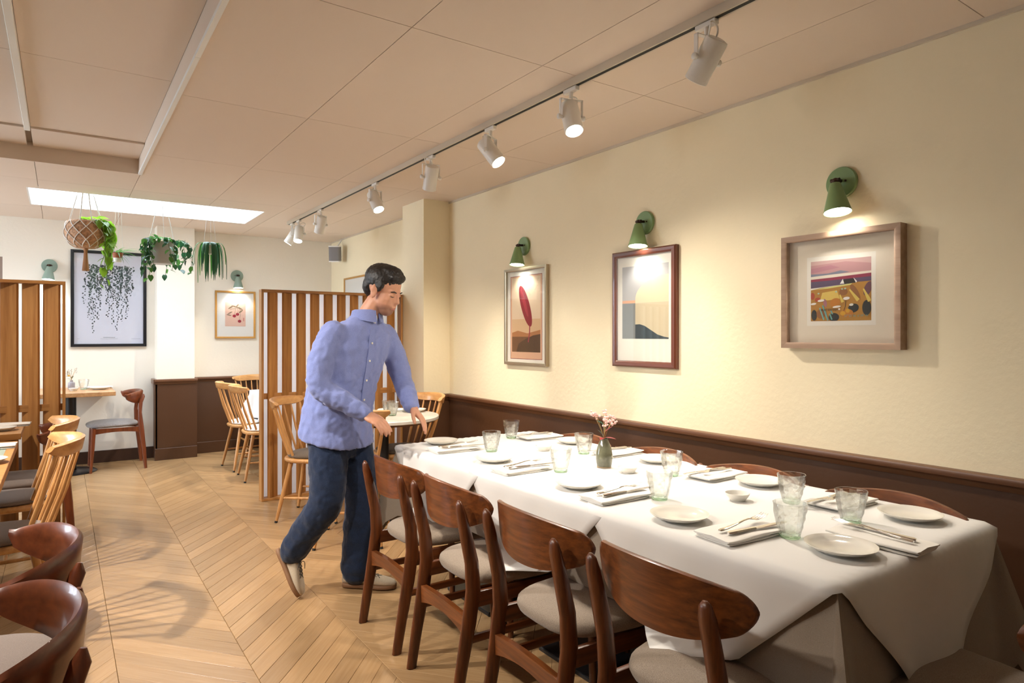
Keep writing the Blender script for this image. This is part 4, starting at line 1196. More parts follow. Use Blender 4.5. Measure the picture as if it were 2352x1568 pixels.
for x, y, x1, y1 in ((.16, .22, .23, .02), (.21, .26, .30, .01), (.35, .17, .38, .11), (.24, .2, .27, .1), (.33, .12, .37, .02)): P3.append((pic('turquoise', (.14, .36, .33)), stroke([uv(x, y), uv(x1, y1)], S * .012)))
for cx, cy, a, b_ in ((.61, .36, .055, .025), (.05, .29, .05, .018), (.18, .34, .06, .02), (.45, .23, .07, .018), (.69, .255, .035, .02), (.49, .19, .02, .015)): P3.append((pic('white_flower', (.80, .76, .70)), ell(*uv(cx, cy), a * S, b_ * S, 12, .1)))
for cx, cy in ((.44, .475), (.54, .515), (.59, .52), (.14, .46)): P3.append((pic('mint_dot', (.34, .48, .38)), ell(*uv(cx, cy), .018 * S, .013 * S, 10)))
P3.append((pic('stalk', (.02, .015, .015)), stroke([uv(.6, .33), uv(.59, .22), uv(.565, .16)], S * .004)))
t3, bk3 = picture('light oak box frame holding a colourful cottage landscape', (XR, 1.525, 1.527), R(90), .525, .510, .055, .026, wood('limed_oak', (.30, .18, .11), (.44, .29, .19), 'x', .5), M_mountc, P3)
def text(s_, parent, u, v_, y, size, M, rz=0):
    cu = bpy.data.curves.new('t', 'FONT'); cu.body = s_; cu.size = size; cu.align_x = 'CENTER'; cu.fill_mode = 'FRONT' if False else 'BOTH'
    o = bpy.data.objects.new('t', cu); COL.objects.link(o); bpy.context.view_layer.update()
    me = bpy.data.meshes.new_from_object(o.evaluated_get(bpy.context.evaluated_depsgraph_get())); bpy.data.objects.remove(o)
    me.materials.clear(); me.materials.append(M)
    return link('lettering', me, parent, (-u, y, v_), (R(90), 0, R(180)))
u_, v_ = uv(.33, .165); text('WATERNISH', t3, u_, v_, bk3 + .0040, .0145, pic('stalk', (.02, .015, .015)))
u_, v_ = uv(.77, .06); text("57°32' N  6°39' W", t3, u_, v_, bk3 + .0040, .0135, pic('turquoise', (.14, .36, .33)))
# 4 black-framed poster of hanging vines
s4 = []
M_vine = pic('vine_ink', (.03, .045, .045)); M_vine2 = pic('vine_grey', (.11, .14, .14))
rp = random.Random(11)
for k in range(30):
    x = -.20 + .40 * k / 29 + rp.uniform(-.008, .008); L_ = rp.choice([.25, .35, .45, .6, .72, .42]) * (.55 + .45 * math.sin(PI * ((k * 7) % 30) / 30))
    y = .36; px = x
    while y > .36 - L_:
        px += rp.uniform(-.006, .006); y -= rp.uniform(.010, .022)
        r_ = rp.uniform(.005, .0115) * (1.2 if y > .1 else .85)
        s4.append((M_vine if rp.random() < .6 else M_vine2, ell(px + rp.choice([-1, 1]) * r_, y, r_, r_ * .75, 7, rp.uniform(0, 3))))
for x0, x1, y in ((-.055, .055, -.405), (-.08, .08, -.418), (-.285, -.265, -.418), (.2, .285, -.418)):
    n = max(2, int((x1 - x0) / .012))
    for q in range(n): s4.append((M_vine2, rect(x0 + q * .012, x0 + q * .012 + .009, y, y + (.004 if y > -.41 else .002))))
picture('large black-framed poster of trailing vines on the back wall', (.421, Y1, 1.712), R(180), .680, 1.000, .030, .030, mat('black_frame', (.006, .006, .008), .4), mat('lavender_paper', (.66, .66, .74), .8), s4)
# 5 cherry print
s5 = [(pic('blush_paper', (.76, .50, .40)), rect(-.112, .112, -.135, .145))]
lf = pic('sage_leaf', (.24, .17, .11))
for x, y, a, b_, r_ in ((-.05, .085, .035, .009, .6), (-.01, .095, .035, .008, -.3), (.045, .075, .035, .009, -.4), (.06, .04, .03, .009, .7), (-.06, .02, .03, .007, .5), (.02, .105, .025, .007, .9), (-.07, -.005, .028, .006, -.2)): s5.append((lf, ell(x, y, a, b_, 12, r_)))
s5.append((lf, stroke([(-.06, .06), (-.01, .07), (.05, .09)], .0025)))
for x, y in ((-.012, -.015), (.022, .005), (.045, -.075)): s5.append((pic('cherry_red', (.36, .008, .03)), ell(x, y, .019, .017, 18)))
for p in (((.0, .07), (-.005, .03), (-.012, .0)), ((.02, .08), (.028, .04), (.022, .015)), ((.05, .08), (.055, .0), (.045, -.06))): s5.append((lf, stroke(list(p), .0015)))
s5.append((pic('seal_pink', (.62, .28, .24)), rect(.082, .098, -.075, -.035)))
picture('thin gold-framed print of red cherries on the back wall', (1.668, Y1, 1.570), R(180), .440, .548, .025, .020, mat('gold_oak', (.46, .23, .05), .4), mat('white_mount', (.84, .82, .78), .85), s5)
# 6 oak-framed sheet on the far right wall, half hidden by the man
s6 = [(pic('pale_sheet', (.80, .79, .75)), rect(-.40, .40, -.28, .27))] + [(pic('faint_grey', (.50, .48, .45)), rect(-.33 + q * .03, -.31 + q * .03, .10, .125)) for q in range(9)]
picture('oak-framed pale sheet on the wall behind the man\'s head', (XR, 7.13, 1.68), R(90), .900, .660, .025, .020, mat('gold_oak', (.46, .23, .05), .4), mat('white_mount', (.84, .82, .78), .85), s6)

# ============================================================ loudspeaker in the far corner
sp = thing('loudspeaker', 'small grey loudspeaker bracketed high in the far corner', 'speaker', (2.69, 7.60, 2.205), R(-28))
sp.rotation_euler = (R(8), 0, R(-30))
ol = [(x, y) for x, y in rrect(.135, .12, .03, 4)]
B().prism(ol, .012, .178, 'z').obj('grille', mat('speaker_grey_mesh', (.22, .21, .22), .6, bump=.4, bscale=900), sp, smooth=50)
for z0, z1 in ((0, .013), (.177, .19)): B().prism([(x * 1.03, y * 1.03) for x, y in ol], z0, z1, 'z').obj('end_cap', M_white, sp, smooth=50)
B().tube([(.0, .05, .15), (.02, .12, .20), (.05, .15, .255)], .008, 8).obj('bracket', M_lampw, sp)

# ============================================================ hanging plants under the skylight
ROD = V((0, 6.47, 2.60))
M_lgreen = leafmat('bright_leaf', (.22, .42, .03)); M_mgreen = leafmat('mid_leaf', (.07, .21, .035)); M_dgreen = leafmat('deep_leaf', (.025, .105, .04), .3)
M_cord = mat('white_cord', (.80, .77, .73), .8); M_vinebr = mat('vine_stem', (.10, .13, .03), .6)
H1 = leaf_mesh(.085, .036, M_lgreen, heart=1); H2 = leaf_mesh(.055, .022, M_mgreen, heart=1); H3 = leaf_mesh(.055, .022, M_dgreen, heart=1)
def put_leaf(me, par, p, az, el, s_):
    o = link('leaf', me, par, p, (0, R(el), az)); o.scale = (s_, s_, s_); return o
def strings(t, tops, rim, M, w=.0022):
    for a, b_ in zip(tops, rim): B().tube([a, b_], w, 6).obj('cord', M, t)
# macrame basket with golden vine
x0, y0, z0 = .168, 6.46, 2.05
t = thing('hanging_basket', 'macrame basket with a lime-green trailing plant', 'hanging plant', (x0, y0, z0), 0, 'hanging plants under the skylight')
prof = [(.001, 0), (.07, .003), (.115, .03), (.142, .08), (.150, .13), (.142, .18), (.128, .215), (.118, .222), (.110, .215), (.10, .16), (.001, .15)]
B().lathe(prof, 36).obj('basket', mat('woven_rattan', (.50, .29, .17), .8, bump=.9, bscale=70, var=.45, vscale=55), t, smooth=60)
ks = B()
def rad(z):
    for (r0, a), (r1, b_) in zip(prof[:-1], prof[1:]):
        if a <= z <= b_ and b_ > a: return r0 + (r1 - r0) * (z - a) / (b_ - a)
    return .12
for k in range(10):
    for s_ in (-1, 1):
        pts = []
        for i in range(13):
            z = .006 + .21 * i / 12; a = 2 * PI * k / 10 + s_ * (PI / 10) * (i / 3.0)
            r_ = rad(z) + .004; pts.append((r_ * math.cos(a), r_ * math.sin(a), z))
        ks.tube(pts, .0035, 6)
ks.obj('macrame_net', M_cord, t)
tm = B()
for k in range(16):
    a = 2 * PI * k / 16; tm.tube([(.008 * math.cos(a), .008 * math.sin(a), 0), (.012 * math.cos(a), .012 * math.sin(a), -.08), (.022 * math.cos(a), .022 * math.sin(a), -.185)], .004, 5)
tm.ball((0, 0, -.005), .02, 10); tm.obj('tassel', mat('jute', (.50, .27, .14), .9), t)
strings(t, [(a * .03, 0, 2.60 - z0) for a in (-1, -.4, .4, 1)], [(.122 * math.cos(R(d)), .122 * math.sin(R(d)), .20) for d in (200, 250, 290, 340)], M_cord, .0045)
rl = random.Random(21)
for q in range(9):
    a = R(rl.uniform(-80, 50)) if q else R(-10)
    st = V((.10 * math.cos(a), .10 * math.sin(a), .215)); ln = rl.uniform(.10, .50) if q else .52
    pts = bez(st, st + V((.08, -.02, .05)), st + V((.11, -.03, -.06)), st + V((.05 + rl.uniform(-.06, .04), -.03, -ln)), 12)
    B().tube(pts, .0025, 5).obj('vine', M_vinebr, t)
    for i in range(1, 13, 1 if q < 5 else 2):
        put_leaf(H1, t, pts[i] + V((rl.uniform(-.02, .02), rl.uniform(-.02, .02), 0)), rl.uniform(0, 6.28), rl.uniform(20, 75), rl.uniform(.55, 1.05))
for q in range(9): put_leaf(H1, t, V((rl.uniform(-.03, .14), rl.uniform(-.12, .06), .22 + rl.uniform(0, .05))), rl.uniform(-1.5, 1.5), rl.uniform(-30, 40), rl.uniform(.7, 1.15))
# small terracotta pot
t = thing('hanging_pot', 'small terracotta and white pot hanging between two larger plants', 'hanging plant', (.405, 6.60, 1.965), 0, 'hanging plants under the skylight')
B().lathe([(.001, 0), (.028, 0), (.034, .035)], 24, cap1=False).obj('lower_pot', M_white, t)
B().lathe([(.034, .035), (.041, .075), (.041, .08), (.037, .08), (.034, .06), (.001, .06)], 24, cap0=False).obj('upper_pot', mat('terracotta', (.42, .12, .055), .7), t)
strings(t, [(a * .01, 6.47 - 6.60, 2.60 - 1.965) for a in (-1, 0, 1)], [(.038 * math.cos(R(d)), .038 * math.sin(R(d)), .078) for d in (190, 270, 350)], M_cord, .0014)
SL = leaf_mesh(.13, .006, M_mgreen, curl=.5)
for q in range(14):
    o = put_leaf(SL, t, V((rl.uniform(-.02, .02), rl.uniform(-.02, .02), .075)), rl.uniform(-1.6, 1.2), rl.uniform(-55, 35), rl.uniform(.7, 1.35))
# white pot with trailing leaves
t = thing('hanging_pot', 'pale grey pot with dense trailing dark green leaves', 'hanging plant', (.728, 6.46, 1.955), 0, 'hanging plants under the skylight')
B().lathe([(.001, 0), (.085, 0), (.094, .01), (.105, .17), (.107, .19), (.100, .19), (.095, .15), (.001, .15)], 36).obj('pot', mat('pale_grey_pot', (.52, .52, .53), .5), t, smooth=45)
strings(t, [(a * .008, .01, 2.60 - 1.955) for a in (-1, 0, 1)], [(.103 * math.cos(R(d)), .103 * math.sin(R(d)), .18) for d in (180, 275, 0)], M_cord, .0028)
for q in range(17):
    a = rl.uniform(0, 2 * PI) if q > 6 else R(-160 + 25 * q)
    st = V((.095 * math.cos(a), .095 * math.sin(a), .19)); ln = rl.uniform(.12, .34); out = rl.uniform(.05, .15)
    pts = bez(st, st + V((out * math.cos(a), out * math.sin(a), .07)), st + V((out * 1.3 * math.cos(a), out * 1.3 * math.sin(a), -.08)), st + V((out * .8 * math.cos(a) + rl.uniform(-.05, .05), out * .8 * math.sin(a), -ln)), 11)
    B().tube(pts, .002, 5).obj('vine', M_vinebr, t)
    for i in range(1, 12): put_leaf(H3 if rl.random() < .6 else H2, t, pts[i] + V((rl.uniform(-.015, .015), rl.uniform(-.015, .015), 0)), rl.uniform(0, 6.28), rl.uniform(10, 80), rl.uniform(.6, 1.05))
for q in range(14): put_leaf(H2, t, V((rl.uniform(-.09, .09), rl.uniform(-.09, .09), .19 + rl.uniform(0, .05))), rl.uniform(0, 6.28), rl.uniform(-40, 30), rl.uniform(.7, 1.1))
# strap-leaved plant
t = thing('hanging_pot', 'strap-leaved green plant hanging nearest the cherry print', 'hanging plant', (1.118, 6.46, 2.07), 0, 'hanging plants under the skylight')
B().lathe([(.001, 0), (.045, 0), (.055, .08), (.051, .08), (.045, .05), (.001, .05)], 24).obj('pot', M_white, t)
strings(t, [(a * .01, .01, 2.60 - 2.07) for a in (-1, 0, 1)], [(.053 * math.cos(R(d)), .053 * math.sin(R(d)), .078) for d in (180, 270, 0)], M_cord, .0014)
for q in range(34):
    a = rl.uniform(0, 2 * PI); ln = rl.uniform(.16, .36); out = rl.uniform(.05, .115); w_ = rl.uniform(.009, .014)
    st = V((.03 * math.cos(a), .03 * math.sin(a), .08)); d_ = V((math.cos(a), math.sin(a), 0)); sd = V((-math.sin(a), math.cos(a), 0))
    pts = bez(st, st + d_ * out * .8 + V((0, 0, .07)), st + d_ * out * 1.1 + V((0, 0, -.04)), st + d_ * out * 1.0 + V((0, 0, -ln)), 9)
    b = B(); vs = []
    for i, p in enumerate(pts):
        ww = w_ * (1 + .25 * math.sin(i * 2.6)) * (1 - max(0, i - 7) * .42) * min(1, .5 + i * .2)
        vs.append((b.bm.verts.new(p + sd * ww), b.bm.verts.new(p + d_ * .004), b.bm.verts.new(p - sd * ww)))
    for i in range(len(vs) - 1):
        b.bm.faces.new((vs[i][0], vs[i + 1][0], vs[i + 1][1], vs[i][1])); b.bm.faces.new((vs[i][1], vs[i + 1][1], vs[i + 1][2], vs[i][2]))
    b.obj('leaf', M_dgreen if q % 3 else M_mgreen, t, smooth=80)

# ============================================================ the man
S_, C_ = math.sin(math.atan(1036 / 1500)), math.cos(math.atan(1036 / 1500))
MD, ML = 3.42, -.789
MAN = (S_ * MD + C_ * ML, C_ * MD - S_ * ML, 0.0); MANR = -math.atan(1036 / 1500)
# local frame: x to the picture's right, y away from the camera, z up
def yaw_axes(deg):
    a = R(deg); return V((math.cos(a), -math.sin(a), 0)), V((math.sin(a), math.cos(a), 0))   # forward, his left
def chain(b, pts, rads, n=14, sub=3):
    """smooth tapered limb with rounded ends"""
    P = [V(p) for p in pts]; out, rr = [], []
    m = len(P)
    for i in range(m - 1):
        p0, p1, p2, p3 = P[max(0, i - 1)], P[i], P[i + 1], P[min(m - 1, i + 2)]
        for k in range(sub):
            t = k / sub
            out.append(.5 * ((2 * p1) + (p2 - p0) * t + (2 * p0 - 5 * p1 + 4 * p2 - p3) * t * t + (3 * p1 - p0 - 3 * p2 + p3) * t ** 3))
            rr.append(rads[i] + (rads[i + 1] - rads[i]) * t)
    out.append(P[-1]); rr.append(rads[-1])
    d0 = (out[0] - out[1]).normalized(); d1 = (out[-1] - out[-2]).normalized()
    out = [out[0] + d0 * rr[0] * .85, out[0] + d0 * rr[0] * .5] + out + [out[-1] + d1 * rr[-1] * .5, out[-1] + d1 * rr[-1] * .85]
    rr = [rr[0] * .4, rr[0] * .85] + rr + [rr[-1] * .85, rr[-1] * .4]
    b.tube(out, rr, n); return b
def trunk(b, secs, n=28):
    rings = []
    for (x, y, z, w, d, yaw, *tl) in secs:
        f, l = yaw_axes(yaw); tl = tl[0] if tl else 0.0
        rings.append([V((x, y, z - tl * math.sin(2 * PI * k / n))) + l * (w * math.copysign(abs(math.cos(2 * PI * k / n)) ** .85, math.cos(2 * PI * k / n))) + f * (d * math.copysign(abs(math.sin(2 * PI * k / n)) ** .85, math.sin(2 * PI * k / n))) for k in range(n)])
    b.quadrings(rings); return b
def remesh(b, voxel, smooth=6, wrinkle=0.0, wscale=.06):
    me = bpy.data.meshes.new('tmp'); bmesh.ops.recalc_face_normals(b.bm, faces=b.bm.faces); b.bm.to_mesh(me); b.bm.free()
    o = bpy.data.objects.new('tmp', me); COL.objects.link(o)
    r_ = o.modifiers.new('r', 'REMESH'); r_.mode = 'VOXEL'; r_.voxel_size = voxel
    if smooth:
        s_ = o.modifiers.new('s', 'SMOOTH'); s_.factor = .5; s_.iterations = smooth
    if wrinkle:
        tx = bpy.data.textures.new('folds', 'CLOUDS'); tx.noise_scale = wscale
        d_ = o.modifiers.new('d', 'DISPLACE'); d_.texture = tx; d_.strength = wrinkle; d_.mid_level = .5; d_.texture_coords = 'LOCAL'
    bpy.context.view_layer.update()
    out = bpy.data.meshes.new_from_object(o.evaluated_get(bpy.context.evaluated_depsgraph_get()))
    bpy.data.objects.remove(o)
    out.polygons.foreach_set('use_smooth', [True] * len(out.polygons))
    return out
M_skin = mat('skin', (.58, .29, .185), .5, sss=.12, var=.06, vscale=14)
M_hair = mat('black_hair', (.010, .007, .006), .45, bump=.6, bscale=180)
M_shirt = fabric('blue_chambray', (.155, .19, .425), (.26, .31, .60), 900, bump=.1)
M_jean = fabric('indigo_denim', (.007, .014, .038), (.020, .036, .082), 600, bump=.15)
M_shoe = fabric('cream_suede', (.44, .36, .26), (.56, .47, .35), 500, bump=.1)
M_sole = mat('gum_sole', (.24, .12, .055), .6)
M_lace = mat('grey_lace', (.10, .09, .08), .8)

# joints
shR, elR, wrR = V((-.128, -.150, 1.345)), V((-.150, -.215, 1.075)), V((.060, -.205, .945))
shL, elL, wrL = V((.112, .140, 1.335)), V((.185, .175, 1.085)), V((.262, .020, .950))
hipR, knR, anR = V((-.155, -.085, .86)), V((-.150, -.125, .49)), V((-.345, -.070, .215))
hipL, knL, anL = V((-.075, .085, .86)), V((-.012, .055, .470)), V((-.035, .035, .085))
HC = V((.118, -.015, 1.560))                                  # head centre
hf, hl = yaw_axes(24)
HP = Matrix.Rotation(R(22), 3, hl)                           # nod forward
fwd = HP @ hf; up = HP @ V((0, 0, 1)); lef = hl
def hd(f, l, u): return HC + fwd * f + lef * l + up * u
HM = Matrix((( fwd.x, lef.x, up.x), (fwd.y, lef.y, up.y), (fwd.z, lef.z, up.z))).to_4x4()
def hball(b, f, l, u, rf, rl, ru, n=18): b.ball(hd(f, l, u), (rf, rl, ru), n, M=HM)

# --- body: one continuous skin surface (most of it covered by clothes)
b = B()
trunk(b, [(-.122, 0, .80, .14, .10, 24), (-.118, 0, .90, .145, .105, 26), (-.10, 0, 1.02, .135, .10, 30), (-.06, 0, 1.18, .14, .10, 36), (-.02, 0, 1.28, .135, .085, 40), (.0, 0, 1.345, .10, .065, 40), (.02, 0, 1.42, .055, .055, 34)])
chain(b, [(.005, 0, 1.36), (.035, -.002, 1.43), (.085, -.010, 1.505)], [.062, .057, .056])
for s0, e0, w0 in ((shR, elR, wrR), (shL, elL, wrL)): chain(b, [s0 * .9 + e0 * .1, e0, w0], [.036, .034, .026])
for h0, k0, a0 in ((hipR, knR, anR), (hipL, knL, anL)): chain(b, [h0, k0, a0], [.075, .052, .035])
hball(b, -.012, 0, .040, .098, .077, .086); hball(b, .030, 0, -.030, .068, .062, .078); hball(b, .050, 0, -.082, .040, .042, .034)   # cranium, face, chin
hball(b, .062, 0, .022, .028, .052, .018)                       # brow
hball(b, .100, 0, -.024, .017, .013, .012); chain(b, [hd(.088, 0, .012), hd(.101, 0, -.014)], [.0085, .010], 10)   # nose
hball(b, .093, .010, -.030, .009, .008, .007); hball(b, .093, -.010, -.030, .009, .008, .007)
hball(b, .089, 0, -.057, .012, .023, .0065); hball(b, .086, 0, -.069, .012, .020, .0075)           # lips
for s_ in (-1, 1):
    hball(b, .062, s_ * .034, -.020, .022, .018, .020)          # cheek
    hball(b, .076, s_ * .030, .005, .012, .016, .010)           # lowered eyelid
    hball(b, .000, s_ * .078, -.010, .020, .008, .032); hball(b, -.008, s_ * .084, .008, .014, .007, .018)   # ear
def hand(b, w, dirn, palm_n, thumb_side, curl):
    """five fingers; dirn along the hand, palm_n out of the palm, thumb_side towards the thumb"""
    d = V(dirn).normalized(); n = V(palm_n); n = (n - d * n.dot(d)).normalized(); t = V(thumb_side); t = (t - d * t.dot(d) - n * t.dot(n)).normalized()
    Mh = Matrix(((d.x, t.x, n.x), (d.y, t.y, n.y), (d.z, t.z, n.z))).to_4x4()
    b.ball(w + d * .048, (.052, .040, .017), 14, M=Mh); b.ball(w + d * .075, (.026, .041, .014), 14, M=Mh)
    chain(b, [w - d * .03, w + d * .02], [.026, .025], 12)
    for k, (off, L1, r_) in enumerate(((.030, .074, .0088), (.0105, .083, .0092), (-.0095, .077, .0088), (-.029, .060, .0078))):
        base = w + d * .086 + t * off; a1, a2, a3 = curl + k * 3, curl * 2.0 + k * 4, curl * 2.7 + k * 4
        sp_ = t * (off * .9)
        p1 = base + ((d + sp_).normalized() * math.cos(R(a1)) + n * math.sin(R(a1))) * L1 * .48
        p2 = p1 + ((d + sp_ * .6).normalized() * math.cos(R(a2)) + n * math.sin(R(a2))) * L1 * .31
        p3 = p2 + (d * math.cos(R(a3)) + n * math.sin(R(a3))) * L1 * .24
        chain(b, [base - d * .03, base, p1, p2, p3], [r_ * 1.05, r_ * 1.05, r_, r_ * .92, r_ * .8], 10, 2)
    tb = w + d * .028 + t * .026
    p1 = tb + (d * .72 + t * .66 + n * .25).normalized() * .042; p2 = p1 + (d * .86 + t * .36 + n * .36).normalized() * .030; p3 = p2 + (d * .93 + t * .1 + n * .36).normalized() * .024
    chain(b, [w + d * .015 + t * .010, tb, p1, p2, p3], [.014, .0145, .0115, .0105, .0088], 10, 2)
dR, dL = V((.80, -.18, -.42)), V((.62, -.38, -.60))
hand(b, wrR, dR, (-.35, .35, -.80), (.25, .85, .35), 14)
hand(b, wrL, dL, (-.55, -.1, -.75), (.15, -.95, .35), 12)
me = remesh(b, .0048, 3); me.materials.append(M_skin)
man = link('person', me, None, MAN, (0, 0, MANR))
tag(man, 'man in blue shirt and dark jeans striding past, reaching over the table corner', 'person')

# beard shadow: darker skin round the jaw and upper lip
_n, _L = M_skin.node_tree.nodes, M_skin.node_tree.links
_b = _n['Principled BSDF']; _src = _b.inputs['Base Color'].links[0].from_socket
_tc = _n.new('ShaderNodeTexCoord'); _vm = _n.new('ShaderNodeVectorMath'); _vm.operation = 'DISTANCE'; _vm.inputs[1].default_value = hd(.040, 0, -.082)
_L.new(_tc.outputs['Object'], _vm.inputs[0])
_mr = _n.new('ShaderNodeMapRange'); _mr.inputs['From Min'].default_value = .046; _mr.inputs['From Max'].default_value = .066; _mr.inputs['To Min'].default_value = .75; _mr.inputs['To Max'].default_value = 0
_L.new(_vm.outputs['Value'], _mr.inputs['Value'])
_mx = _n.new('ShaderNodeMix'); _mx.data_type = 'RGBA'; _mx.inputs['B'].default_value = (.16, .075, .05, 1)
_L.new(_mr.outputs[0], _mx.inputs['Factor']); _L.new(_src, _mx.inputs['A']); _L.new(_mx.outputs['Result'], _b.inputs['Base Color'])
for u_, w_ in ((-.0575, .0028), (-.0655, .0036)):
    B().tube([hd(.0875, .021, u_ - .001), hd(.0955, .010, u_), hd(.0975, 0, u_), hd(.0955, -.010, u_), hd(.0875, -.021, u_ - .001)], [.0008, w_ * .8, w_, w_ * .8, .0008], 8).obj('lip', mat('lip', (.40, .13, .10), .45), man, smooth=60)
# --- hair
b = B()
hball(b, -.024, 0, .058, .104, .083, .082, 24); hball(b, -.066, 0, .012, .054, .070, .070); hball(b, .058, 0, .094, .034, .056, .030); hball(b, .010, 0, .108, .072, .060, .036)
for k in range(9): hball(b, .066 - .006 * abs(k - 4), -.044 + .011 * k, .086, .022, .012, .022, 10)
for s_ in (-1, 1): hball(b, .012, s_ * .070, .030, .026, .010, .034)
me = remesh(b, .005, 3, .006, .012); me.materials.append(M_hair); link('hair', me, man)
for s_ in (-1, 1):
    B().tube([hd(.076, s_ * .046, .020), hd(.088, s_ * .034, .026), hd(.092, s_ * .018, .022)], [(.0024, .003), (.0036, .004), (.0028, .003)], 8).obj('eyebrow', M_hair, man, smooth=60)
    B().tube([hd(.080, s_ * .042, -.001), hd(.0885, s_ * .031, -.003), hd(.0875, s_ * .019, -.001)], [.0010, .0018, .0010], 6).obj('eyelashes', M_hair, man)

# --- shirt
b = B()
trunk(b, [(-.128, -.004, .785, .203, .168, 22, .035), (-.130, -.002, .815, .202, .168, 22, .025), (-.132, 0, .86, .198, .163, 23), (-.120, 0, .95, .192, .155, 26), (-.098, 0, 1.06, .188, .150, 30), (-.062, 0, 1.18, .190, .143, 36), (-.030, 0, 1.27, .194, .130, 40), (-.012, 0, 1.335, .190, .108, 42), (0, 0, 1.380, .150, .088, 42), (.012, 0, 1.412, .090, .074, 38), (.026, -.002, 1.440, .062, .066, 32)])
chain(b, [shR + V((.02, .02, -.005)), shR * .5 + elR * .5 + V((-.012, -.01, 0)), elR, elR * .45 + wrR * .55, wrR - V((.006, 0, -.004))], [.070, .066, .059, .053, .043], 18)
chain(b, [shL - V((.02, .02, .005)), shL * .5 + elL * .5, elL, elL * .45 + wrL * .55, wrL + V((-.004, .006, .006))], [.070, .064, .057, .051, .042], 18)
me = remesh(b, .008, 5, .016, .038); me.materials.append(M_shirt); shirt = link('shirt', me, man)
# front band, buttons, collar, undershirt
def front(z, off=0.0, side=0.0):
    T = [(.80, -.135, 22, .150), (.95, -.120, 26, .155), (1.06, -.098, 30, .150), (1.18, -.062, 36, .143), (1.27, -.030, 40, .130), (1.335, -.012, 42, .108), (1.40, .008, 40, .080)]
    for a, c in zip(T[:-1], T[1:]):
        if a[0] <= z <= c[0]:
            k = (z - a[0]) / (c[0] - a[0]); x = a[1] + (c[1] - a[1]) * k; yw = a[2] + (c[2] - a[2]) * k; d = a[3] + (c[3] - a[3]) * k
            f, l = yaw_axes(yw); return V((x, 0, z)) + f * (d + off) + l * side
zs = [.82, .88, .94, 1.0, 1.06, 1.12, 1.18, 1.24, 1.30, 1.36]
B().quadrings([[front(z, .001, -.016), front(z, .006, -.015), front(z, .006, .015), front(z, .001, .016)] for z in zs]).obj('button_band', M_shirt, shirt, smooth=60)
for z in (.90, 1.0, 1.10, 1.20, 1.29):
    p = front(z, .007); f, l = yaw_axes(32); Mq = Matrix.Translation(p) @ f.to_track_quat('Z', 'Y').to_matrix().to_4x4()
    B().lathe([(.001, 0), (.0055, 0), (.0055, .0025), (.001, .003)], 12, M=Mq).obj('button', M_cer, shirt)
cb_ = B(); n = 24
f, l = yaw_axes(34); cc = V((.030, -.003, 1.438))
for s_ in (-1, 1):
    rr = []
    for k in range(11):
        a = R(8 + 168 * k / 10) * s_
        o_ = cc + f * (.066 * math.cos(a)) + l * (.064 * math.sin(a)); nn = (f * math.cos(a) + l * math.sin(a))
        hgt = .020 + .022 * max(0, math.cos(a))
        rr.append([o_ + V((0, 0, .026)), o_ + nn * .012 + V((0, 0, .020)), o_ + nn * .022 - V((0, 0, hgt)), o_ + nn * .016 - V((0, 0, hgt)), o_ + nn * .004 + V((0, 0, .012))])
    cb_.quadrings(rr)
cb_.obj('collar', M_shirt, shirt, smooth=60)
b = B(); b.ball(cc + f * .055 + V((0, 0, -.018)), (.016, .020, .030), 12); b.obj('undershirt', M_linen, shirt)

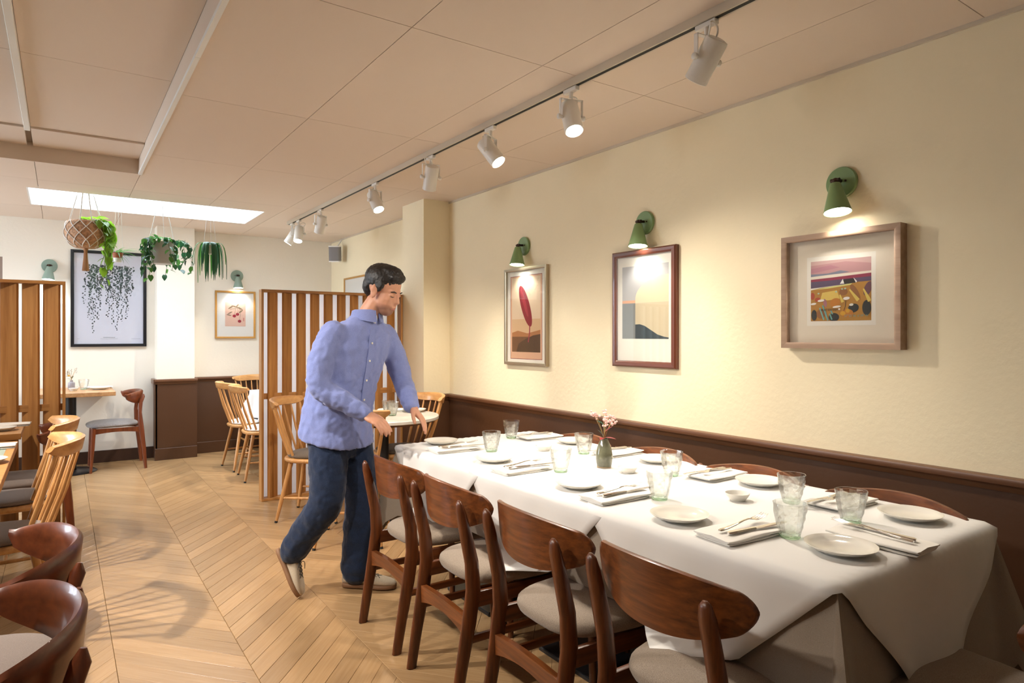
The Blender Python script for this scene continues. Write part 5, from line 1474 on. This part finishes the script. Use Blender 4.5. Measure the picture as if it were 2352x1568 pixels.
# --- jeans
b = B()
trunk(b, [(-.122, 0, .70, .140, .105, 20), (-.122, 0, .78, .152, .118, 22), (-.125, 0, .87, .145, .112, 23), (-.122, 0, .93, .130, .10, 24)])
chain(b, [hipR - V((0, 0, .03)), (hipR + knR) / 2 + V((.01, 0, 0)), knR, (knR + anR) / 2, anR + V((.012, 0, .010))], [.098, .097, .086, .078, .070], 18)
chain(b, [hipL - V((0, 0, .03)), (hipL + knL) / 2, knL, (knL + anL) / 2 + V((.004, 0, 0)), anL + V((.004, 0, .012))], [.098, .097, .088, .086, .086], 18)
me = remesh(b, .008, 4, .016, .05); me.materials.append(M_jean); link('jeans', me, man)

# --- shoes
def shoe(heel, toe, up_, name='shoe'):
    """heel, toe: points of the sole; up_: direction out of the sole"""
    d = (toe - heel); L_ = d.length; d.normalize(); u = V(up_); u = (u - d * u.dot(d)).normalized(); s_ = u.cross(d)
    def sec(t, w, h0, h1, pw=.8, n=18):
        c0 = heel + d * (L_ * t); out = []
        for k in range(n):
            a = 2 * PI * k / n; ca, sa = math.cos(a), math.sin(a)
            out.append(c0 + s_ * (w * math.copysign(abs(ca) ** pw, ca)) + u * ((h0 + h1) / 2 + (h1 - h0) / 2 * math.copysign(abs(sa) ** pw, sa)))
        return out
    ws = [(0.0, .022), (.04, .032), (.15, .037), (.35, .036), (.55, .042), (.72, .047), (.86, .042), (.95, .030), (1.0, .016)]
    hs = {0.0: .070, .04: .086, .15: .096, .35: .088, .55: .072, .72: .058, .86: .050, .95: .042, 1.0: .032}
    t = B().quadrings([sec(k, w * .97, .018, hs[k]) for k, w in ws]).obj(name, M_shoe, man, smooth=70)
    so = B().quadrings([sec(k, w * 1.06, 0, .026, .5) for k, w in ws]).obj('sole', M_sole, t, smooth=60)
    lb = B()
    for q in range(5):
        k = .40 + .065 * q; hh = .084 - .085 * (k - .40)
        c0 = heel + d * (L_ * k) + u * (hh + .001)
        lb.tube([c0 - s_ * .020 - u * .004, c0 + u * .002, c0 + d * .016 + s_ * .020 - u * .005], .0018, 6)
        lb.tube([c0 + s_ * .020 - u * .004, c0 + u * .002, c0 + d * .016 - s_ * .020 - u * .005], .0018, 6)
    c0 = heel + d * (L_ * .44) + u * .083
    for e in (-1, 1): lb.tube(bez(c0, c0 + s_ * e * .03 + u * .02, c0 + s_ * e * .05 + d * .01, c0 + s_ * e * .045 + d * .035 - u * .01, 6), .0018, 6)
    lb.obj('laces', M_lace, t)
shoe(V((-.105, .045, .002)), V((.178, .012, .002)), (0, 0, 1))
shoe(V((-.425, -.050, .225)), V((-.295, -.118, .006)), (.88, .05, .47))
